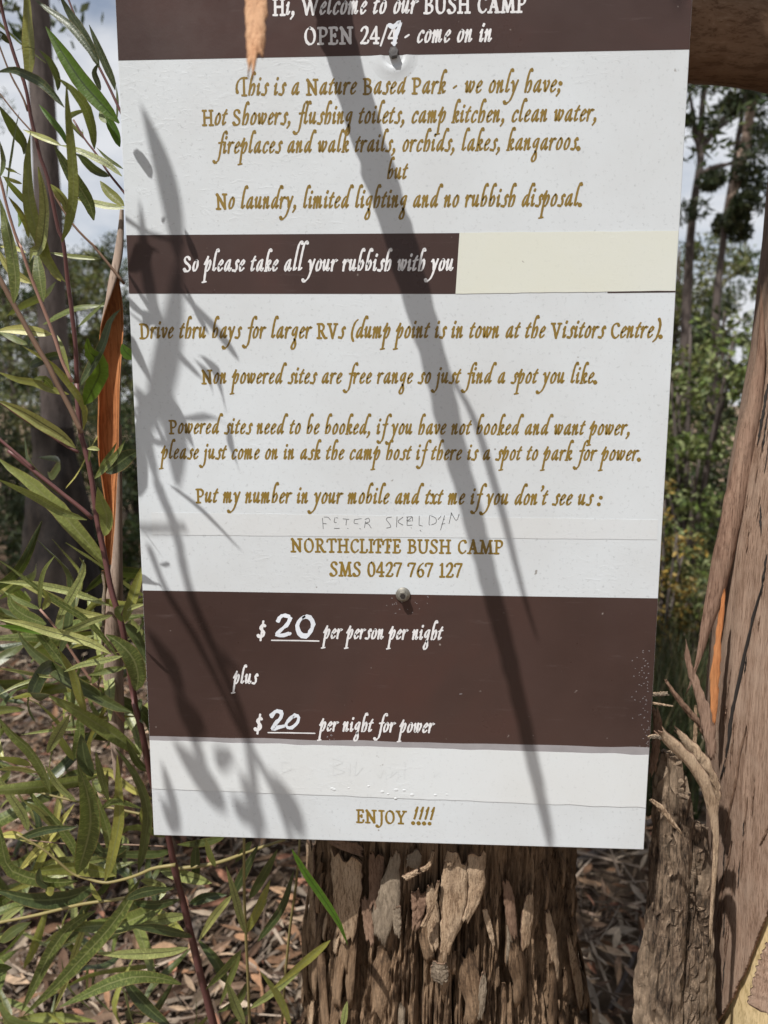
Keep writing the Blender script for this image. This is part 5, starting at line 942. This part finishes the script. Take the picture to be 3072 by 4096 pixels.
BL = [(20, 6.5, 1.5, .8, DARK, 'dark low bush at the far left edge'), (380, 8.5, 1.9, 1.0, OLIVE, 'olive bush right of the dark gum trunk'), (540, 7.0, 1.7, .8, GREEN, 'green bush beside the left sign edge'), (-120, 9.5, 2.6, 1.3, GREEN, 'tall green bush beyond the far left'), (140, 11, 2.2, 1.2, OLIVE, 'olive bush behind the dark gum trunk'), (280, 5.2, .8, .55, DARK, 'small dark bush at the foot of the dark gum trunk'), (90, 4.4, .8, .5, DARK, 'small dark bush left of the dark gum foot'), (430, 4.6, .75, .5, GREEN, 'small green bush behind the bark ribbon')]
for i, (px, Y, h, wd, cs, lab) in enumerate(BL): bush(lab, ground_pt(px, Y), h, wd, int(2600 * max(1, h)), cs, 80 + 3 * i, .075, .024)
tree('spreading gum added out of view at left, its crown shades the litter', np.array([-5.0, 3.0, gz(-5, 3)]), 7.4, .16, .7, 2.4, 5200, GREEN, 301, 'trunk', (.18, .10), .15, .045, nclump=34)  # unseen tree added so its crown darkens the ground and trunk
tree('second gum added out of view at left for canopy shade, further back', np.array([-6.2, 6.0, gz(-6.2, 6)]), 8.0, .16, .62, 3.0, 6500, GREEN, 311, 'trunk', (.25, .05), .16, .05, nclump=40)  # another unseen tree added for overhead shade
tree('unseen gum added behind the sign, its crown above the frame gives shade', np.array([.9, 6.2, gz(.9, 6.2)]), 8.5, .15, .6, 2.6, 5200, GREEN, 321, 'trunk', (-.15, -.05), .16, .05, nclump=34)  # added for the shade of its crown; hidden by the board
# right: slender gums against the sky
def fit(pts, Y): return [P(x, y, Y) for x, y in pts]
b = ground_pt(2735, 9.0); pt = [b - np.array([0, 0, .1])] + fit(((2738, 1420), (2748, 1200), (2760, 970), (2779, 790), (2803, 650), (2806, 480), (2822, 300), (2835, 60), (2845, -200)), 9.0)
t = tree('slender forked gum seen just right of the sign edge', b, 8, .085, .5, 1.2, 10, GREEN, 121, 'trunk', path=pt, limbs=0, nclump=1)
parts = []
for q in (((2803, 650), (2785, 540), (2760, 380), (2745, 300)), ((2803, 600), (2790, 570), (2775, 540), (2770, 480)), ((2806, 600), (2850, 540), (2900, 495), (2965, 460)), ((2806, 560), (2850, 530), (2890, 480), (2910, 450)), ((2800, 700), (2850, 670), (2920, 655), (2985, 640))): parts.append(tube(spline(fit(q, 9.0), 12), np.linspace(.035, .012, 12), 6))
v, f = join(parts); link('limb', mesh('limb', v, f, MAT['trunk']), t)
def clumps(px, Y, rs): return [(*P(x, y, Y + rs.uniform(-.5, .5)), r * (Y + .7) / FPX) for x, y, r in px]
rs = np.random.default_rng(8)
crown_obj(t, clumps([(2790, 330, 55), (2760, 300, 45), (2840, 290, 70), (2850, 350, 50), (2880, 460, 55), (2840, 490, 40), (2900, 420, 40), (2760, 480, 35), (2740, 480, 25), (2830, 120, 120), (2760, 60, 100), (2740, 850, 60), (2790, 840, 55), (2840, 720, 50), (2870, 690, 40), (2640, 300, 60)], 9, rs), 1500, .11, .03, DARK, 130, 'foliage')
b = ground_pt(2855, 7.0); pt = [b - np.array([0, 0, .1])] + fit(((2858, 1420), (2866, 1200), (2887, 1020), (2904, 868), (2925, 732), (2947, 586), (2974, 423), (3000, 250), (3020, 40)), 7.0)
t = tree('leaning thin gum with a long hanging bark strip', b, 8, .06, .5, 1.2, 10, GREEN, 141, 'trunk', path=pt, limbs=0, nclump=1)
px_strip('bark_strip', [(3018, 336, 26), (3000, 450, 34), (2980, 580, 34), (2955, 700, 40), (2935, 770, 36), (2915, 828, 22)], 6.9, [MAT['ribbon_out'], MAT['orange_bark']], .4, .004, 16, 91, parent=t)
crown_obj(t, clumps([(2980, 380, 80), (3020, 340, 80), (2940, 420, 50), (3060, 400, 90), (3010, 560, 80), (3050, 640, 110), (2990, 690, 70), (3050, 780, 90), (2980, 800, 50), (2960, 850, 40), (3080, 520, 90), (2930, 880, 60), (2900, 900, 50), (2960, 930, 50), (2860, 720, 40), (2840, 740, 30), (3000, 20, 130), (2900, 10, 100), (3100, 0, 160)], 7, rs), 3800, .10, .028, DARK, 150, 'foliage')
b = ground_pt(3010, 5.0); pt = [b - np.array([0, 0, .1])] + fit(((3020, 1600), (3045, 1330), (3062, 1150), (3085, 950), (3110, 700), (3160, 300), (3200, 0)), 5.0)
tree('pale grey gum trunk behind the peeling trunk at far right', b, 8, .07, .8, 1.5, 800, GREEN, 161, 'pale_trunk', path=pt, limbs=3, nclump=4)
TRr = [(2680, 16, 4.7, .10, OLIVE, 'bright olive tree touching the right sign edge'), (2800, 20, 4.6, .10, GREEN, 'green tree behind the forked gum'), (2870, 14, 3.2, .08, DARK, 'dark tree behind the leaning gum'), (3190, 17, 3.6, .10, GREEN, 'tree at the far right of the treeline'), (2480, 21, 8, .1, GREEN, 'tree hidden behind the right part of the sign'), (1200, 24, 9, .12, GREEN, 'tree hidden behind the sign centre')]
for i, (px, Y, h, r, cs, lab) in enumerate(TRr): tree(lab, ground_pt(px, Y), h, r, .2, h * .30, 4800, cs, 180 + 3 * i, 'trunk', (0, 0), .16, .05, nclump=28)
bush('tall bushy shrub with pale broad leaves right of the sign', ground_pt(2780, 4.2), 1.95, .55, 5000, LIME, 220, .055, .026, nst=12)
bush('second broad leaved shrub, further back beside the sign edge', ground_pt(2690, 5.4), 2.0, .5, 3800, OLIVE, 224, .06, .026, nst=10)
bush('dark leafy shrub behind the peeling trunk', ground_pt(2930, 5.0), 1.4, .5, 3400, DARK, 228, .06, .026, nst=9)
bush('yellow flowering shrub beside the right sign edge', ground_pt(2700, 2.9), 1.02, .25, 2400, YEL, 232, .03, .016, nst=9)
bush('low olive shrub left of the peeling trunk', ground_pt(2800, 3.0), .85, .3, 1800, OLIVE, 236, .045, .014, nst=8)
rs = np.random.default_rng(77); V = []; Fq = []; Cc = []
for i in range(800):                                                                      # grass clump between the sign and the gum
    p = ground_pt(rs.uniform(2600, 2900), rs.uniform(1.7, 3.2)); h = rs.uniform(.25, .62); a = rs.uniform(0, 6.28); le = rs.uniform(.05, .28); w = rs.uniform(.003, .006); o = len(V); s = np.array([math.cos(a + 1.57), math.sin(a + 1.57), 0]) * w
    for u in (0, .5, 1): q = p + np.array([math.cos(a) * le * u * u, math.sin(a) * le * u * u, h * u]); V.append(q - s * (1.05 - u)); V.append(q + s * (1.05 - u))
    Fq += [(o, o + 1, o + 3, o + 2), (o + 2, o + 3, o + 5, o + 4)]; Cc += [np.array([(.045, .06, .02), (.06, .07, .028), (.12, .10, .05), (.03, .04, .016)][i % 4])] * 6
tag(link('grass', mesh('grass', V, Fq, MAT['card'], False, None, None, np.array(Cc))), 'long green grass between the sign and the peeling gum', 'grass', None, 'stuff')

q0 = np.array([TCX, TCY, 2.62]); pts = [q0, np.array([TCX + .05, -.05, 2.60]), np.array([.06, -.25, 2.52]), np.array([.30, -.30, 2.50])]  # unseen limb added to carry the shading leaf clumps
v, f = tube(spline(pts, 14), np.linspace(.03, .008, 14), 8); link('limb', mesh('limb', v, f, MAT['limb']), TR)
crown_obj(TR, [(-.06, -.26, 2.63, .10), (.05, -.26, 2.60, .11), (.16, -.27, 2.53, .12), (.28, -.28, 2.52, .13), (.40, -.28, 2.50, .13), (.10, -.20, 2.62, .12), (.24, -.2, 2.62, .14), (-.15, .1, 2.75, .16), (.05, .3, 2.85, .3)], 900, .10, .030, GREEN, 401, 'foliage')  # leaf clumps added out of view to keep sun off the visible limb

rs = np.random.default_rng(402)
crown_obj(TR, [(rs.uniform(-1.0, .25), rs.uniform(-.12, 1.5), rs.uniform(2.65, 3.3), rs.uniform(.14, .26)) for _ in range(48)], 6500, .11, .032, GREEN, 403, 'foliage')  # unseen crown clumps shaped to shade the litter between the trunks
for i, (x, y, h) in enumerate(((-9, -9, 7), (-3.5, -13, 9), (1.5, -11, 8), (6, -9, 8), (10, -3, 8), (-12, -2, 7), (9, 5, 9))):
    tree(['low spreading gum behind the camera at left', 'tall gum behind the camera', 'gum straight behind the camera', 'gum behind the camera at right', 'gum right of the camera', 'low gum far left of the camera', 'gum to the right beyond the peeling trunk'][i], np.array([x, y, gz(x, y)]), h, .14, .2, h * .32, 4200, GREEN, 500 + 3 * i, 'trunk', (0, 0), .2, .07, nclump=34)

rs = np.random.default_rng(404); t = empty('added_wattle', (-1.45, .8, 0), 'unseen wattle added left of the frame to shade the litter behind the shrub', 'shrub'); parts = []; cl = []  # shrub added out of view to throw shade on the litter
for i in range(7):
    e = np.array([-1.3 + rs.uniform(-.5, .35), .75 + rs.uniform(-.65, .65), rs.uniform(1.8, 2.9)]); parts.append(tube(spline([(-1.45, .8, -.05), ((-1.45 + e[0]) / 2 - .1, (.8 + e[1]) / 2, e[2] * .5), e], 10), np.linspace(.018, .006, 10), 6))
    for u in (.62, .8, 1): cl.append((-1.45 + (e[0] + 1.45) * u, .8 + (e[1] - .8) * u, e[2] * u, rs.uniform(.14, .26)))
v, f = join(parts); link('stem', mesh('stem', v, f, MAT['stem_brown']), t); crown_obj(t, cl, 3600, .10, .018, GREEN, 405, 'foliage')
